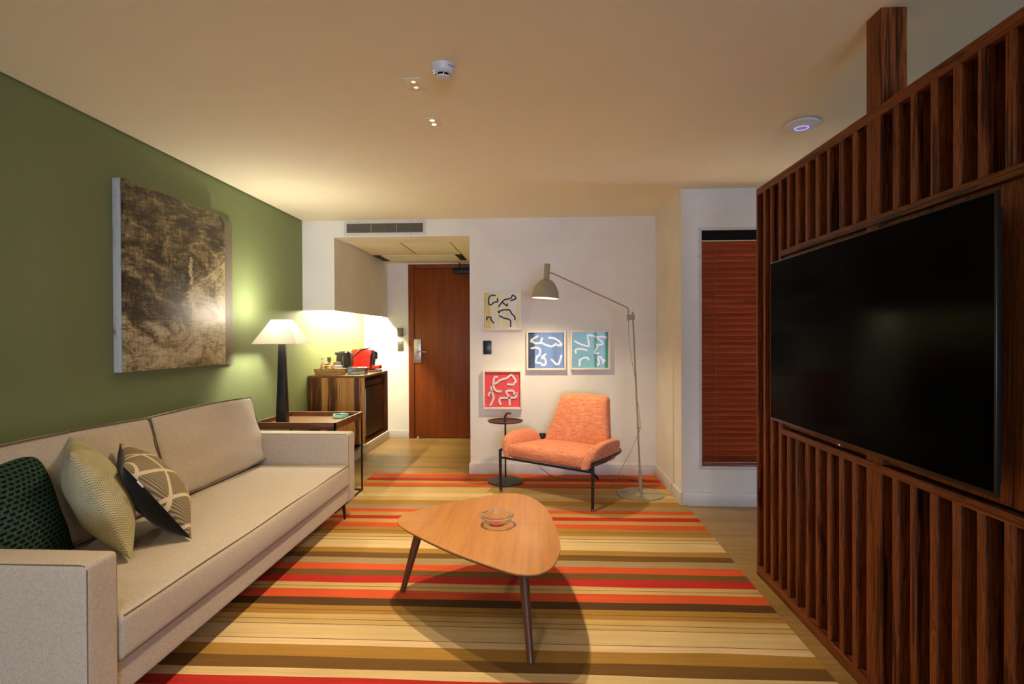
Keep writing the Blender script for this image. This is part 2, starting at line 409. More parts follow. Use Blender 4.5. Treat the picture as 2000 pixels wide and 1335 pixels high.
# narrow plaster reveal around the blind window
b = NB()
for (x0, x1, z0, z1) in ((wx0-.022, wx0, wz0-.022, wz1+.022), (wx1, wx1+.022, wz0-.022, wz1+.022), (wx0, wx1, wz1, wz1+.022), (wx0, wx1, wz0-.022, wz0)):
    box(b, x0, x1, YW-.004, YW+.01, z0, z1, .0015)
m_worn = NT('worn_white_edge'); m_worn.set(.6)
m_worn.l(m_worn.ramp(m_worn.noise(m_worn.coords((9, 9, 40)), 1, 5, .7, 1.5), [(.30, (.30, .28, .26)), (.42, (.64, .61, .57)), (1, (.68, .65, .61))]), m_worn.p.inputs['Base Color'])
struct('trim_3', b, m_worn.m)
# window 1 : behind the blind
w1 = NB(); grid_ring_frame(w1, wx0, wx1, wz0, wz1, .05, YW+.09, YW+.13, .003)
w1o = struct('window_1', w1, m_darkplas)
g = NB(); box(g, wx0+.05, wx1-.05, YW+.107, YW+.112, wz0+.05, wz1-.05); struct('pane', g, m_pane, w1o)
# window 2 : behind the camera, with mullions
w2 = NB(); grid_ring_frame(w2, bx0, bx1, bz0, bz1, .06, YN-.09, YN-.04, .003)
for x in (bx0+(bx1-bx0)/3, bx0+(bx1-bx0)*2/3): box(w2, x-.03, x+.03, YN-.09, YN-.04, bz0, bz1)
w2o = struct('window_2', w2, m_darkplas)
g = NB(); box(g, bx0+.06, bx1-.06, YN-.07, YN-.065, bz0+.06, bz1-.06); struct('pane', g, m_pane, w2o)
def portal(loc, d, sx, sy):
    pl = bpy.data.lights.new('window_daylight', 'AREA'); pl.shape = 'RECTANGLE'; pl.size = sx; pl.size_y = sy; pl.cycles.is_portal = True
    po = bpy.data.objects.new('window_daylight', pl); COL.objects.link(po)
    po.matrix_world = Matrix.Translation(loc) @ Vector(d).to_track_quat('-Z', 'Z').to_matrix().to_4x4()
portal(((bx0+bx1)/2, YN-.11, (bz0+bz1)/2), (0, 1, 0), bx1-bx0, bz1-bz0)

# ceiling of the entrance corridor with its hatches
b = NB()
box(b, XC, XS, YB+.06, 5.395, ZR, ZR+.03); box(b, XC, XS, 6.69, YD, ZR, ZR+.03); box(b, -.865, XS, 5.395, 6.69, ZR, ZR+.03)
box(b, XC, XS, YB+.06, YD, ZR+.05, ZR+.07)
struct('ceiling_corridor', b, m_ceil)
b = NB(); box(b, -1.888, -1.381, 5.412, 6.188, ZR+.002, ZR+.014, .002)
r_ = single('access_hatch', b, m_ceil, 'cream ceiling hatch in the entrance corridor, panel on the bulkhead side', 'ceiling hatch', (-1.63, 5.8, ZR+.002))
b = NB(); box(b, -1.363, -.882, 5.412, 6.188, ZR+.002, ZR+.014, .002)
single('access_hatch', b, m_ceil, 'cream ceiling hatch in the entrance corridor, panel on the picture wall side', 'ceiling hatch', (-1.12, 5.8, ZR+.002))
gr = root('linear_air_grille', 'cream slotted air grille in the corridor ceiling just in front of the door', 'air vent', (-1.38, 6.45, ZR))
b = NB()
for k in range(6): box(b, -1.80, -.955, 6.215+k*.077, 6.215+k*.077+.066, ZR-.004, ZR+.008, .003)
part('blades', b, m_ceil, gr)
m_slot = plain('slot_bronze', (.08, .055, .02), .6)
for x0 in (-1.89, -.945):
    b = NB()
    for k in range(3): box(b, x0+k*.026, x0+k*.026+.016, 6.21, 6.67, ZR, ZR+.03)
    box(b, x0, x0+.07, 6.21, 6.67, ZR+.026, ZR+.032)
    part('end_slots', b, m_slot, gr, 'dark slotted end of the grille')

# ================================================================= DOOR
d = NB(); box(d, -1.64, -1.572, YD-.014, YD+.05, 0, 2.178, .003); box(d, -1.572, XS-.01, YD-.014, YD+.05, 2.128, 2.178, .003)
door = struct('door_1', d, m_door)
d = NB(); box(d, -1.572, -.70, YD+.004, YD+.045, .006, 2.124, .003); struct('door_leaf', d, m_door, door)
d = NB(); box(d, -1.573, -1.482, YD-.012, YD+.004, .945, 1.245, .004, 2); hl = struct('lock_plate', d, m_steel, door)
d = NB(); lathe(d, [(0, 0), (.017, 0), (.017, .03), (.011, .035), (.011, .05), (0, .05)], 16, Matrix.Translation((-1.527, YD-.012, 1.088)) @ Matrix.Rotation(pi/2, 4, 'X'))
tube(d, smoothpath([(-1.527, YD-.055, 1.088), (-1.50, YD-.06, 1.088), (-1.45, YD-.06, 1.087), (-1.41, YD-.055, 1.083)], 4), [.010]*6+[.009]*4+[.008]*3, 10); struct('door_handle', d, m_steel, door)
d = NB(); lathe(d, [(0, 0), (.017, 0), (.014, .012), (0, .013)], 16, Matrix.Translation((-1.520, YD-.012, 1.0)) @ Matrix.Rotation(pi/2, 4, 'X')); box(d, -1.524, -1.516, YD-.04, YD-.022, .985, 1.015, .003); struct('thumb_turn', d, m_steel, door)
d = NB(); lathe(d, [(0, 0), (.012, 0), (.012, .006), (0, .008)], 14, Matrix.Translation((-1.142, YD+.004, 1.574)) @ Matrix.Rotation(pi/2, 4, 'X')); struct('peephole', d, m_black, door)
d = NB(); box(d, -1.07, -.84, YD-.06, YD+.002, 2.055, 2.12, .008, 3); box(d, -1.0, -.985, YD-.03, YD-.004, 2.04, 2.19, .003)
tube(d, [(-.99, YD-.05, 2.105), (-.90, YD-.11, 2.11), (-.84, YD-.10, 2.12)], .010, 8); struct('door_closer', d, m_black, door)
ds = NB(); lathe(ds, [(0, 0), (.018, 0), (.020, .02), (.014, .036), (0, .04)], 16, Matrix.Translation((-1.515, YD-.05, 0)))
single('door_stop', ds, m_steel, 'small round metal stop on the floor at the foot of the entrance door', 'door stop', (-1.515, YD-.05, 0))

# ================================================================= WALL DEVICES
def plate(name, label, cat, x0, x1, z0, z1, y, mat, mat2, n=1, dep=.012):
    r = root(name, label, cat, ((x0+x1)/2, y, (z0+z1)/2))
    p = NB(); box(p, x0, x1, y-dep, y, z0, z1, .003); part('cover_plate', p, mat, r)
    mx, mz = (x1-x0)*.26, (z1-z0)*.22; hh = (z1-z0-2*mz)/n
    for k in range(n):
        p = NB(); box(p, x0+mx, x1-mx, y-dep-.004, y-dep+.002, z0+mz+hh*k+.002, z0+mz+hh*(k+1)-.002, .002); part('rocker', p, mat2, r)
    return r
m_switch2 = plain('bronze_rocker', (.075, .062, .035), .4)
m_rocker = plain('black_rocker', (.03, .03, .032), .3)
plate('light_switch', 'black switch plate on the white wall between the yellow and the red picture', 'light switch', -.516, -.441, 1.105, 1.228, YB, m_darkplas, m_rocker, 1)
plate('light_switch', 'bronze double switch plate beside the entrance door, under the key card holder', 'light switch', -1.779, -1.708, 1.096, 1.217, YD, m_switch, m_switch2, 2)
plate('wall_socket', 'black socket low on the white wall behind the coral armchair', 'wall socket', -.006, .054, .308, .382, YB, m_darkplas, m_rocker, 1, .02)
r = root('key_card_holder', 'bronze key card holder on the wall beside the entrance door', 'card holder', (-1.742, YD, 1.34))
p = NB(); box(p, -1.777, -1.707, YD-.035, YD, 1.278, 1.385, .006, 3); part('housing', p, m_switch, r)
p = NB(); box(p, -1.768, -1.725, YD-.03, YD-.012, 1.384, 1.405, .001); part('key_card', p, m_plastic, r, 'pale card sticking out of the holder')

# air-conditioning grille
r = root('air_conditioning_grille', 'wide white wall grille with grey louvres above the corridor opening', 'air vent', (-1.43, YB, 2.215))
p = NB(); grid_ring_frame(p, -1.81, -1.045, 2.203, 2.340, .024, YB-.006, YB+.001, .001)
box(p, -1.786, -1.069, YB-.004, YB+.001, 2.227, 2.231); part('frame', p, m_base, r)
p = NB(); box(p, -1.784, -1.071, YB-.001, YB+.0005, 2.228, 2.316); part('duct_shadow', p, m_dark, r, 'black sheet standing in for the shade of the duct behind the louvres')  # flat black sheet on the wall, painted as the shade inside the duct
p = NB()
for k in range(11): box(p, -1.784, -1.071, -.0045, .0045, -.0007, .0007, M=Matrix.Translation((0, YB-.007, 2.233+k*.0078)) @ Matrix.Rotation(radians(-25), 4, 'X'))
part('louvres', p, plain('grey_louvre', (.33, .30, .24), .4, .3), r, 'grey horizontal louvres')
for x in (-1.5525, -1.315):
    p = NB(); box(p, x-.001, x+.001, YB-.013, YB-.002, 2.228, 2.316); part('divider', p, m_base, r)
for x in (-1.675, -1.185):
    for z in (2.2145, 2.3295):
        p = NB(); lathe(p, [(0, 0), (.004, 0), (.003, .002), (0, .002)], 8, Matrix.Translation((x, YB-.006, z)) @ Matrix.Rotation(pi/2, 4, 'X')); part('screw', p, m_black, r)

# ================================================================= CEILING DEVICES
def spotlight(x, y, label, aim=None, on=True, pw=P_SPOT, glow=True, ang=114, bl_=.9):
    r = root('twin_recessed_spotlight', label, 'ceiling light', (x, y, H), 0, 'twin recessed spotlights in the ceiling')
    p = NB(); box(p, x-.036, x+.036, y-.055, y+.055, H-.004, H, .0015); part('trim_plate', p, m_plate, r)
    for s in (-1, 1):
        p = NB(); lathe(p, [(.017, -.0045), (.017, -.0065), (.0105, -.0065), (.0105, -.0045)], 20, Matrix.Translation((x, y+s*.026, H))); rg = part('ring', p, m_plate, r)
        p = NB(); lathe(p, [(0, -.0052), (.0105, -.0052)], 20, Matrix.Translation((x, y+s*.026, H))); part('lens', p, m_spotglow if glow else m_lensoff, r, 'bright lens')
    lamp('spot_beam', 'SPOT', (x, y, H-.012), pw, WARM, r, spot_size=radians(ang), spot_blend=bl_, shadow_soft_size=.022, aim=aim or (0, 0, -1))
    return r
m_plate = plain('ceiling_plate', (.84, .78, .57), .5, var=.02)
m_lensoff = emit('lens_dim_glow', (1, .85, .62), .85)
spotlight(-.534, 2.785, 'lit twin spotlight in the ceiling beyond the smoke detector, the brighter pair', None, True, P_SPOT*1.25)
spotlight(-.533, 2.367, 'twin spotlight plate in the ceiling next to the smoke detector, the dimmer pair', None, True, P_SPOT*.45, False)
spotlight(-.70, .55, 'unseen twin spotlight added in the ceiling above the camera to light the near sofa arm', None, True, P_BEHIND, ang=104, bl_=.8)  # added fill spot, out of view, brightens the near end of the sofa
spotlight(-1.05, -.55, 'unseen twin spotlight added in the ceiling behind the camera, aimed to light the sofa arm', (-.7, 2.05, -2.0), True, P_BEHIND*1.0, ang=84, bl_=.8)  # added fill spot, out of view, aimed at the sofa arm and off the divider
r = root('smoke_detector', 'white round smoke detector with dark slots on the ceiling', 'smoke detector', (-.386, 2.225, H))
Mx = Matrix.Translation((-.386, 2.225, H)) @ Matrix.Rotation(pi, 4, 'X')
p = NB(); lathe(p, [(0, 0), (.050, 0), (.051, .004), (.048, .014), (.046, .024), (.040, .031), (.031, .0345), (.030, .035)], 40, Mx); part('body', p, m_plastic, r)
p = NB(); lathe(p, [(.026, .034), (.026, .043)], 32, Mx); part('sensor_slots', p, m_dark, r, 'dark smoke inlet slots')
p = NB(); lathe(p, [(.029, .043), (.027, .048), (.018, .050), (0, .051)], 32, Mx)
for k in range(6):
    a = k*pi/3+.25; box(p, .024, .0298, -.0022, .0022, .034, .044, M=Mx @ Matrix.Rotation(a, 4, 'Z'))
part('cap', p, m_plastic, r)
p = NB()
for k, w in enumerate((.0010, .0008, .0012, .0012, .0008, .0013, .0009, .0012, .0010)):
    a = radians(-38-k*4.0); rr = .0485
    box(p, -w, w, -.0004, .0004, -.0022 if k not in (0, 4) else -.0035, .0022, M=Matrix.Translation((-.386+rr*sin(-a), 2.225-rr*cos(a), H-.012)) @ Matrix.Rotation(-a, 4, 'Z'))
part('lettering', p, m_darkplas, r, 'small dark lettering on the rim')
p = NB(); lathe(p, [(0, 0), (.0025, 0), (.002, .002), (0, .0025)], 10, Matrix.Translation((-.418, 2.192, H-.032)) @ Matrix.Rotation(pi, 4, 'X')); part('indicator', p, m_lensoff, r, 'tiny pale indicator light')
r = root('wifi_access_point', 'white disc with a blue light ring on the ceiling beside the slatted screen', 'access point', (1.35, 2.92, H))
Mx = Matrix.Translation((1.35, 2.92, H)) @ Matrix.Rotation(pi, 4, 'X')
p = NB(); lathe(p, [(0, 0), (.074, 0), (.074, .006), (.086, .008), (.085, .014), (.07, .022), (.04, .026), (.0, .027)], 48, Mx); part('body', p, m_plastic, r)
p = NB(); lathe(p, [(.029, .0262), (.030, .0285), (.034, .0280), (.035, .0255)], 40, Mx); part('light_ring', p, emit('blue_ring_glow', (.22, .25, 1.0), 1.6), r, 'glowing blue ring')

# ================================================================= RUG
RC = {'or': (.62, .095, .030), 'rd': (.46, .030, .022), 'go': (.48, .285, .078), 'ol': (.27, .16, .038), 'ta': (.56, .375, .145), 'be': (.63, .46, .225),
      'oc': (.38, .205, .045), 'br': (.165, .085, .024), 'db': (.095, .048, .018), 'gy': (.36, .25, .125), 'ln': (.10, .055, .02), 'cr': (.70, .50, .28)}
keys = list(RC); rmats = []
for k in keys:
    t = NT('rug_'+{'or': 'orange', 'rd': 'red', 'go': 'gold', 'ol': 'olive', 'ta': 'tan', 'be': 'beige', 'oc': 'ochre', 'br': 'brown', 'db': 'dark_brown', 'gy': 'grey_tan', 'ln': 'stitch_line', 'cr': 'cream'}[k]); t.set(.95, 0, .1)
    c = RC[k]; f = t.noise(t.coords((1.3, 75, 1)), 1, 4, .65); g_ = t.noise(t.coords((2.2, 3, 1)), 1, 3); q = t.noise(t.coords((160, 330, 1)), 1, 2)
    h_ = t.math('ADD', t.math('ADD', t.math('MULTIPLY', f, .5), t.math('MULTIPLY', g_, .3)), t.math('MULTIPLY', q, .2))
    t.l(t.ramp(h_, [(.32, tuple(x*.72 for x in c)), (.68, tuple(min(1, x*1.22) for x in c))]), t.p.inputs['Base Color']); t.bump(q, .5, .0015); rmats.append(t.m)
ST = [(5.038, 'cr'), (5.032, 'or'), (4.921, 'ol'), (4.866, 'rd'), (4.786, 'go'), (4.709, 'or'), (4.618, 'ol'), (4.58, 'ta'), (4.40, 'be'), (4.30, 'ta'), (4.213, 'oc'), (4.089, 'gy'),
      (3.991, 'or'), (3.917, 'go'), (3.841, 'rd'), (3.765, 'go'), (3.689, 'or'), (3.606, 'oc'), (3.54, 'ln'), (3.534, 'oc'), (3.474, 'ta'), (3.424, 'ln'), (3.417, 'be'), (3.375, 'ln'), (3.369, 'be'), (3.237, 'oc'), (3.164, 'br'),
      (3.089, 'gy'), (3.007, 'or'), (2.925, 'br'), (2.853, 'rd'), (2.771, 'ta'), (2.730, 'ln'), (2.726, 'ta'), (2.690, 'or'), (2.606, 'db'), (2.531, 'oc'), (2.488, 'ln'), (2.484, 'oc'), (2.446, 'ta'), (2.402, 'ln'), (2.398, 'ta'),
      (2.361, 'ln'), (2.357, 'be'), (2.244, 'ln'), (2.240, 'cr'), (2.196, 'oc'), (2.115, 'br'), (2.039, 'be'), (1.985, 'rd'), (1.92, 'go'), (1.85, 'or'), (1.78, 'br'), (1.70, 'be'), (1.58, None)]
rg = NB(); NX = 64; zt = .008; rows = []
def redge(y): return 1.04+.05*max(0, min(1, (5.03-y)/.9)) - .025*max(0, min(1, (4.15-y)/1.3))
for i, (y, c) in enumerate(ST):
    row = []
    nxt = min(abs(ST[i][0]-ST[max(i-1, 0)][0]) if i else .01, abs(ST[i][0]-ST[min(i+1, len(ST)-1)][0]) if i < len(ST)-1 else .01)
    amp = min(.006, nxt*.3) if nxt > .01 else .001
    for k in range(NX+1):
        x0 = -1.53; x1 = redge(y); x = x0+(x1-x0)*k/NX
        wob = amp*mnoise.noise(Vector((x*2.1, y*7.7, 0)))*1.6 if nxt > .01 else .006*mnoise.noise(Vector((x*2.1, round(y, 1)*7.7, 0)))*.3
        row.append(rg.verts.new((x, y+wob, zt)))
    rows.append(row)
for i in range(len(ST)-1):
    mi = keys.index(ST[i][1])
    for k in range(NX):
        f = rg.faces.new((rows[i+1][k], rows[i+1][k+1], rows[i][k+1], rows[i][k])); f.material_index = mi
be = [e for e in rg.edges if e.is_boundary]
ex = bmesh.ops.extrude_edge_only(rg, edges=be)
for v in [v for v in ex['geom'] if isinstance(v, bmesh.types.BMVert)]: v.co.z = 0.0
bmesh.ops.recalc_face_normals(rg, faces=rg.faces[:])
single('striped_rug', rg, rmats, 'flat woven rug with red, orange, gold and brown stripes on the oak floor', 'rug', (-.23, 3.3, 0))
ZF = zt

# ================================================================= SOFA
sofa = root('sofa', 'long beige linen sofa with two back cushions along the green wall', 'sofa', (-1.74, 2.65, 0))
SF = -1.29
p = NB(); rcube(p, (.44, 1.03, .06), .012, 6, M=Matrix.Translation((-1.742, 2.65, .203))); part('base', p, m_sofa, sofa)
p = NB(); rcube(p, (.045, 1.03, .27), .02, 6, M=Matrix.Translation((-2.145, 2.65, .415))); part('back_frame', p, m_sofa, sofa)
def arm(y0, y1):
    a = NB(); rcube(a, (.445, (y1-y0)/2, .2325), .016, 8, (0, .003, .004), M=Matrix.Translation((SF-.445, (y0+y1)/2, .3755)))
    o = part('arm', a, m_sofa, sofa)
    for s in (y0+.006, y1-.006):
        e = .0025
        q = NB(); tube(q, [(SF-.006, s, .15), (SF-.005, s, .59), (SF-.012, s, .602), (SF-.03, s, .6045), (-2.15, s, .6045)], e, 6); part('piping', q, m_piping, o)
arm(1.508, 1.628); arm(3.674, 3.794)
def wrinkle(q, u):
    k = mnoise.noise(Vector((q.x*4, q.y*3, q.z*6)))*.004
    return Vector((q.x, q.y, q.z+k*(1 if u[2] > 0 else 0)))
p = NB(); rcube(p, (.40, 1.02, .072), .022, 14, (.012, 0, .014), M=Matrix.Translation((-1.686, 2.651, .328)), fn=wrinkle); sc = part('seat_cushion', p, m_sofa, sofa)
p = NB(); tube(p, [(-1.2915, 1.648+2.006*k/24, .3945+mnoise.noise(Vector((-1.29*4, (1.648+2.006*k/24)*3, .3945*6)))*.004) for k in range(25)], .0034, 6); part('piping', p, m_piping, sc)
p = NB(); tube(p, [(-1.2915, 1.648+2.006*k/24, .2625) for k in range(25)], .0034, 6); part('piping', p, m_piping, sc)
def back_cushion(y0, y1, seed):
    Mc = Matrix.Translation((-1.985, (y0+y1)/2, .628)) @ Matrix.Rotation(radians(-15), 4, 'Y')
    hx, hy, hz = .075, (y1-y0)/2, .222
    def fn(q, u):
        w = mnoise.noise(Vector((q.y*5+seed, q.z*9, q.x*3)))*.010 + mnoise.noise(Vector((q.y*30+seed+q.z*9, q.z*5, 1)))*.006*max(0, u[2]+.15)
        return Vector((q.x+w*(1 if u[0] > 0 else 0), q.y, q.z+mnoise.noise(Vector((q.y*4+seed, 3, 1)))*.004))
    c = NB(); rcube(c, (hx, hy, hz), .03, 30, (.040, .006, .014), M=Mc, fn=fn); o = part('back_cushion', c, m_sofa, sofa)
    for sx in (1, -1):
        pts = []
        for k in range(49):
            a = k/48*4; s = int(min(a, 3.999)); f = a-s; Y, Z = [(-1+2*f, 1), (1, 1-2*f), (1-2*f, -1), (-1, -1+2*f)][s]
            pts.append(Mc @ Vector((sx*(hx-.008), Y*(hy-.006), Z*(hz-.007)+ (.012*(1-Y*Y) if Z == 1 else 0))))
        q = NB(); tube(q, pts, .003, 6, cap=False); part('piping', q, m_piping, o)
back_cushion(1.64, 2.70, 1.0); back_cushion(2.705, 3.69, 7.0)
for (x, y, z0) in ((-1.345, 3.74, ZF), (-1.345, 1.56, ZF), (-2.12, 3.74, 0), (-2.12, 1.56, 0)):
    q = NB(); tube(q, [(x, y, z0), (x-.012, y, .145)], [.007, .014], 12); part('leg', q, m_black, sofa)

# throw pillows -----------------------------------------------------------
def frame_from(B, T, Wd, w, h):
    up = (Vector(T)-Vector(B)).normalized(); wd = Vector(Wd); wd = (wd-up*wd.dot(up)).normalized(); n = wd.cross(up)
    c = Vector(B)+up*h/2+wd*w/2
    return Matrix.Translation(c) @ Matrix((wd, up, n)).transposed().to_4x4()
def knit_mat():
    t = NT('green_black_knit'); t.set(.95, 0, .1)
    v = t.coords((1, 1, 1), obj=True); sp = t.n('ShaderNodeSeparateXYZ'); t.l(v, sp.inputs[0])
    row = t.math('MULTIPLY', sp.outputs[1], 62); fr = t.math('FRACT', row); par = t.math('MODULO', t.math('FLOOR', row), 2)
    xx = t.math('FRACT', t.math('ADD', t.math('MULTIPLY', sp.outputs[0], 34), t.math('MULTIPLY', par, .5)))
    m = t.math('MULTIPLY', t.math('LESS_THAN', t.math('ABSOLUTE', t.math('SUBTRACT', fr, .5)), .27), t.math('LESS_THAN', xx, .66))
    g = t.noise(t.coords((120, 120, 120), obj=True), 1, 2)
    col = t.mixc(m, t.ramp(g, [(.3, (.016, .040, .026)), (.7, (.045, .095, .062))]), (.004, .005, .004))
    t.l(col, t.p.inputs['Base Color']); t.bump(t.math('SUBTRACT', 1, m), .6, .003); return t.m
def weave_mat():
    t = NT('cream_woven'); t.set(.95, 0, .1)
    v = t.coords((1, 1, 1), obj=True); sp = t.n('ShaderNodeSeparateXYZ'); t.l(v, sp.inputs[0])
    a = t.math('SINE', t.math('MULTIPLY', sp.outputs[0], 620)); b_ = t.math('SINE', t.math('MULTIPLY', sp.outputs[1], 620))
    h = t.math('ADD', t.math('MULTIPLY', t.math('MULTIPLY', a, b_), .5), .5)
    g = t.noise(t.coords((14, 14, 14), obj=True), 1, 3)
    col = t.ramp(t.math('ADD', t.math('MULTIPLY', h, .6), t.math('MULTIPLY', g, .4)), [(.2, (.25, .21, .10)), (.75, (.56, .50, .31))])
    t.l(col, t.p.inputs['Base Color']); t.bump(h, .7, .003); return t.m
def gridknit_mat():
    t = NT('beige_diamond_net'); t.set(.95, 0, .1)
    v = t.coords((1, 1, 1), obj=True, rot=(0, 0, radians(38))); sp = t.n('ShaderNodeSeparateXYZ'); t.l(v, sp.inputs[0])
    def line(o, s, w): return t.math('LESS_THAN', t.math('ABSOLUTE', t.math('SUBTRACT', t.math('FRACT', t.math('ADD', t.math('MULTIPLY', o, s), .5)), .5)), w)
    m = t.math('MAXIMUM', line(sp.outputs[0], 8.5, .06), line(sp.outputs[1], 8.5, .06))
    f = t.math('MULTIPLY', t.math('ADD', t.math('SINE', t.math('MULTIPLY', t.math('ADD', sp.outputs[0], sp.outputs[1]), 640)), 1), .5)
    col = t.mixc(m, t.ramp(f, [(0, (.10, .075, .04)), (1, (.33, .26, .16))]), (.55, .45, .29))
    t.l(col, t.p.inputs['Base Color']); t.bump(m, .6, .003); return t.m
m_blackcloth = fabric('black_cotton', (.006, .005, .005), (.014, .012, .011), 300)
Zs = .408
def pillow_thing(name, label, B, T, Wd, w, h, th, mats, seed, split=None):
    M_ = frame_from(B, T, Wd, w, h)
    bm = NB(); pillow(bm, w, h, th, Matrix.Identity(4), seed=seed, split=split)
    o = bpy.data.objects.new(name, finish(bm, name, mats)); COL.objects.link(o); o.matrix_world = M_; RM[o.name] = M_
    props(o, label, 'cushion', 'throw cushions on the sofa'); return o
pillow_thing('throw_cushion', 'dark green and black knitted cushion behind the near sofa arm', (-1.755, 1.640, Zs+.0), (-1.885, 1.60, .83), (-.22, .96, .13), .47, .425, .18, [knit_mat()], 3)
pillow_thing('throw_cushion', 'cream woven cushion in the middle of the three on the sofa', (-1.55, 2.015, Zs+.01), (-1.68, 1.90, .838), (-.66, .75, 0), .42, .465, .185, [weave_mat()], 9)
pc = pillow_thing('throw_cushion', 'black cushion with a beige diamond net front, farthest from the near sofa arm', (-1.455, 2.235, Zs+.01), (-1.61, 2.075, .745), (-.60, .80, 0), .40, .415, .20, [gridknit_mat(), m_blackcloth], 17, True)
q = NB(); box(q, -.214, -.202, .095, .128, -.002, .003, .001); part('tag', q, m_plastic, pc, 'small white fabric tag', True)

# ================================================================= COFFEE TABLE
ZT = .38
ct = root('coffee_table', 'low walnut coffee table with a rounded triangular top on the striped rug', 'table', (-.25, 2.5, 0))
px = [(-.686, 2.64), (-.655, 2.73), (-.546, 2.85), (-.36, 3.00), (-.201, 3.09), (-.08, 3.06), (.013, 2.888), (.062, 2.64), (.083, 2.378), (.078, 2.24), (.052, 2.12), (.012, 2.055), (-.039, 2.032), (-.105, 2.045), (-.187, 2.10), (-.30, 2.185), (-.418, 2.288), (-.56, 2.43), (-.655, 2.545)]
out = [(v.x, v.y) for v in smoothpath([(a, c, 0) for a, c in px], 5, True)]
p = NB(); prism(p, out, ZT-.007, ZT, .0025, 2); part('table_top', p, m_walnut, ct)
cx_, cy_ = sum(a for a, c in out)/len(out), sum(c for a, c in out)/len(out)
inn = [(cx_+(a-cx_)*.965, cy_+(c-cy_)*.965) for a, c in out]
p = NB(); prism(p, inn, ZT-.018, ZT-.007, .003, 1); part('underside', p, m_legwood, ct, 'dark underside of the top')
for (fx, fy, tx, ty) in ((-.678, 2.677, -.575, 2.66), (-.038, 2.105, -.075, 2.27), (-.105, 3.03, -.15, 2.87)):
    p = NB(); tube(p, [(fx, fy, ZF), (fx*.96+tx*.04, fy*.96+ty*.04, ZF+.012), (tx, ty, ZT-.018)], [.012, .0135, .023], 16); part('leg', p, m_legwood, ct)
# glass bowl
gb = root('glass_bowl', 'clear glass bowl with a red base on the coffee table', 'bowl', (-.204, 2.57, ZT))
p = NB(); lathe(p, [(0, .004), (.030, .004), (.034, .006), (.052, .018), (.066, .032), (.069, .042), (.075, .042), (.076, .036), (.070, .020), (.054, .008), (.036, .0), (0, .0)], 48, Matrix.Translation((-.204, 2.57, ZT))); part('bowl', p, m_bowl, gb)
m_rim = NT('solid_rim_glass'); m_rim.set(.02, 0, .5, (.90, .97, .95)); m_rim.p.inputs['Transmission Weight'].default_value = 1; m_rim.p.inputs['IOR'].default_value = 1.5
p = NB(); lathe(p, [(.0755+.0062*cos(k*pi/6), .047+.0062*sin(k*pi/6)) for k in range(13)], 56, Matrix.Translation((-.204, 2.57, ZT))); part('rim', p, m_rim.m, gb, 'thick clear rim')
p = NB(); lathe(p, [(0, .0045), (.030, .0045), (.031, .0058), (0, .0062)], 32, Matrix.Translation((-.204, 2.57, ZT))); part('base_disc', p, plain('red_base', (.45, .012, .03), .3), gb, 'red disc in the base')

# ================================================================= LAMP TABLE + LAMP
st = root('side_table', 'square dark wood tray table on a thin black frame between sofa and cabinet', 'side table', (-1.76, 4.17, 0))
x0, x1, y0, y1, zt2 = -2.06, -1.455, 3.87, 4.475, .652
p = NB()
box(p, x0, x1, y0, y0+.014, zt2-.048, zt2, .001); box(p, x0, x1, y1-.014, y1, zt2-.048, zt2, .001); box(p, x0, x0+.014, y0, y1, zt2-.048, zt2, .001); box(p, x1-.014, x1, y0, y1, zt2-.048, zt2, .001)
part('tray_rim', p, m_rosex, st)
p = NB(); grid_ring_frame(p, x0, x1, 0, 1, .1, 0, 1) if False else box(p, x0+.014, x1-.014, y0+.014, y1-.014, zt2-.045, zt2-.034); part('tray_floor', p, m_trayfloor, st)
p = NB()
for (a0, a1, c0, c1) in ((x0, x1, y0, y0+.006), (x0, x1, y1-.006, y1), (x1-.006, x1, y0, y1), (x0, x0+.006, y0, y1)): box(p, a0, a1, c0, c1, zt2, zt2+.0015)
part('rim_edging', p, plain('pale_edging', (.5, .42, .33), .4, .3), st, 'pale line along the tray rim')
for (xx, yy) in ((x1-.006, y1-.006), (x0+.006, y1-.006), (x0+.006, y0+.006)):
    p = NB(); box(p, xx-.006, xx+.006, yy-.006, yy+.006, (ZF if xx > -1.6 else 0), zt2-.045); part('leg', p, m_black, st)
p = NB(); box(p, x1-.012, x1, y0, y1, ZF, ZF+.012); box(p, x0, x1, y1-.012, y1, ZF, ZF+.012); box(p, x0, x1, y0, y0+.012, ZF, ZF+.012); box(p, x1-.012, x1, y0, y0+.012, ZF, ZF+.06); part('floor_frame', p, m_black, st)
p = NB(); box(p, x1-.012, x1, y0, y0+.012, ZF+.055, zt2-.045); part('leg', p, m_black, st)
LX, LY, LZ = -1.93, 4.06, zt2-.034
tl = root('table_lamp', 'lit table lamp with a black tapered post and white pyramid shade on the tray table', 'table lamp', (LX, LY, LZ))
p = NB(); t = NB()
va = [t.verts.new((LX+a*.037, LY+c*.037, LZ)) for a, c in ((-1, -1), (1, -1), (1, 1), (-1, 1))]; vb = [t.verts.new((LX+a*.020, LY+c*.020, 1.235)) for a, c in ((-1, -1), (1, -1), (1, 1), (-1, 1))]
for i in range(4): t.faces.new((va[i], va[(i+1) % 4], vb[(i+1) % 4], vb[i]))
t.faces.new(va[::-1]); t.faces.new(vb); bmesh.ops.bevel(t, geom=t.edges[:], offset=.003, segments=2, profile=.5, affect='EDGES'); join(p, t); part('post', p, m_black, tl)
p = NB(); t = NB(); rings = []
zb, ztp = 1.214, 1.395
def sq(hw, hd, z, off=0): return [t.verts.new((LX+a*hw, LY+c*hd, z)) for a, c in ((-1, -1), (1, -1), (1, 1), (-1, 1))]
A = sq(.168, .135, zb); B = sq(.062, .050, ztp); A2 = sq(.1655, .1325, zb); B2 = sq(.0595, .0475, ztp)
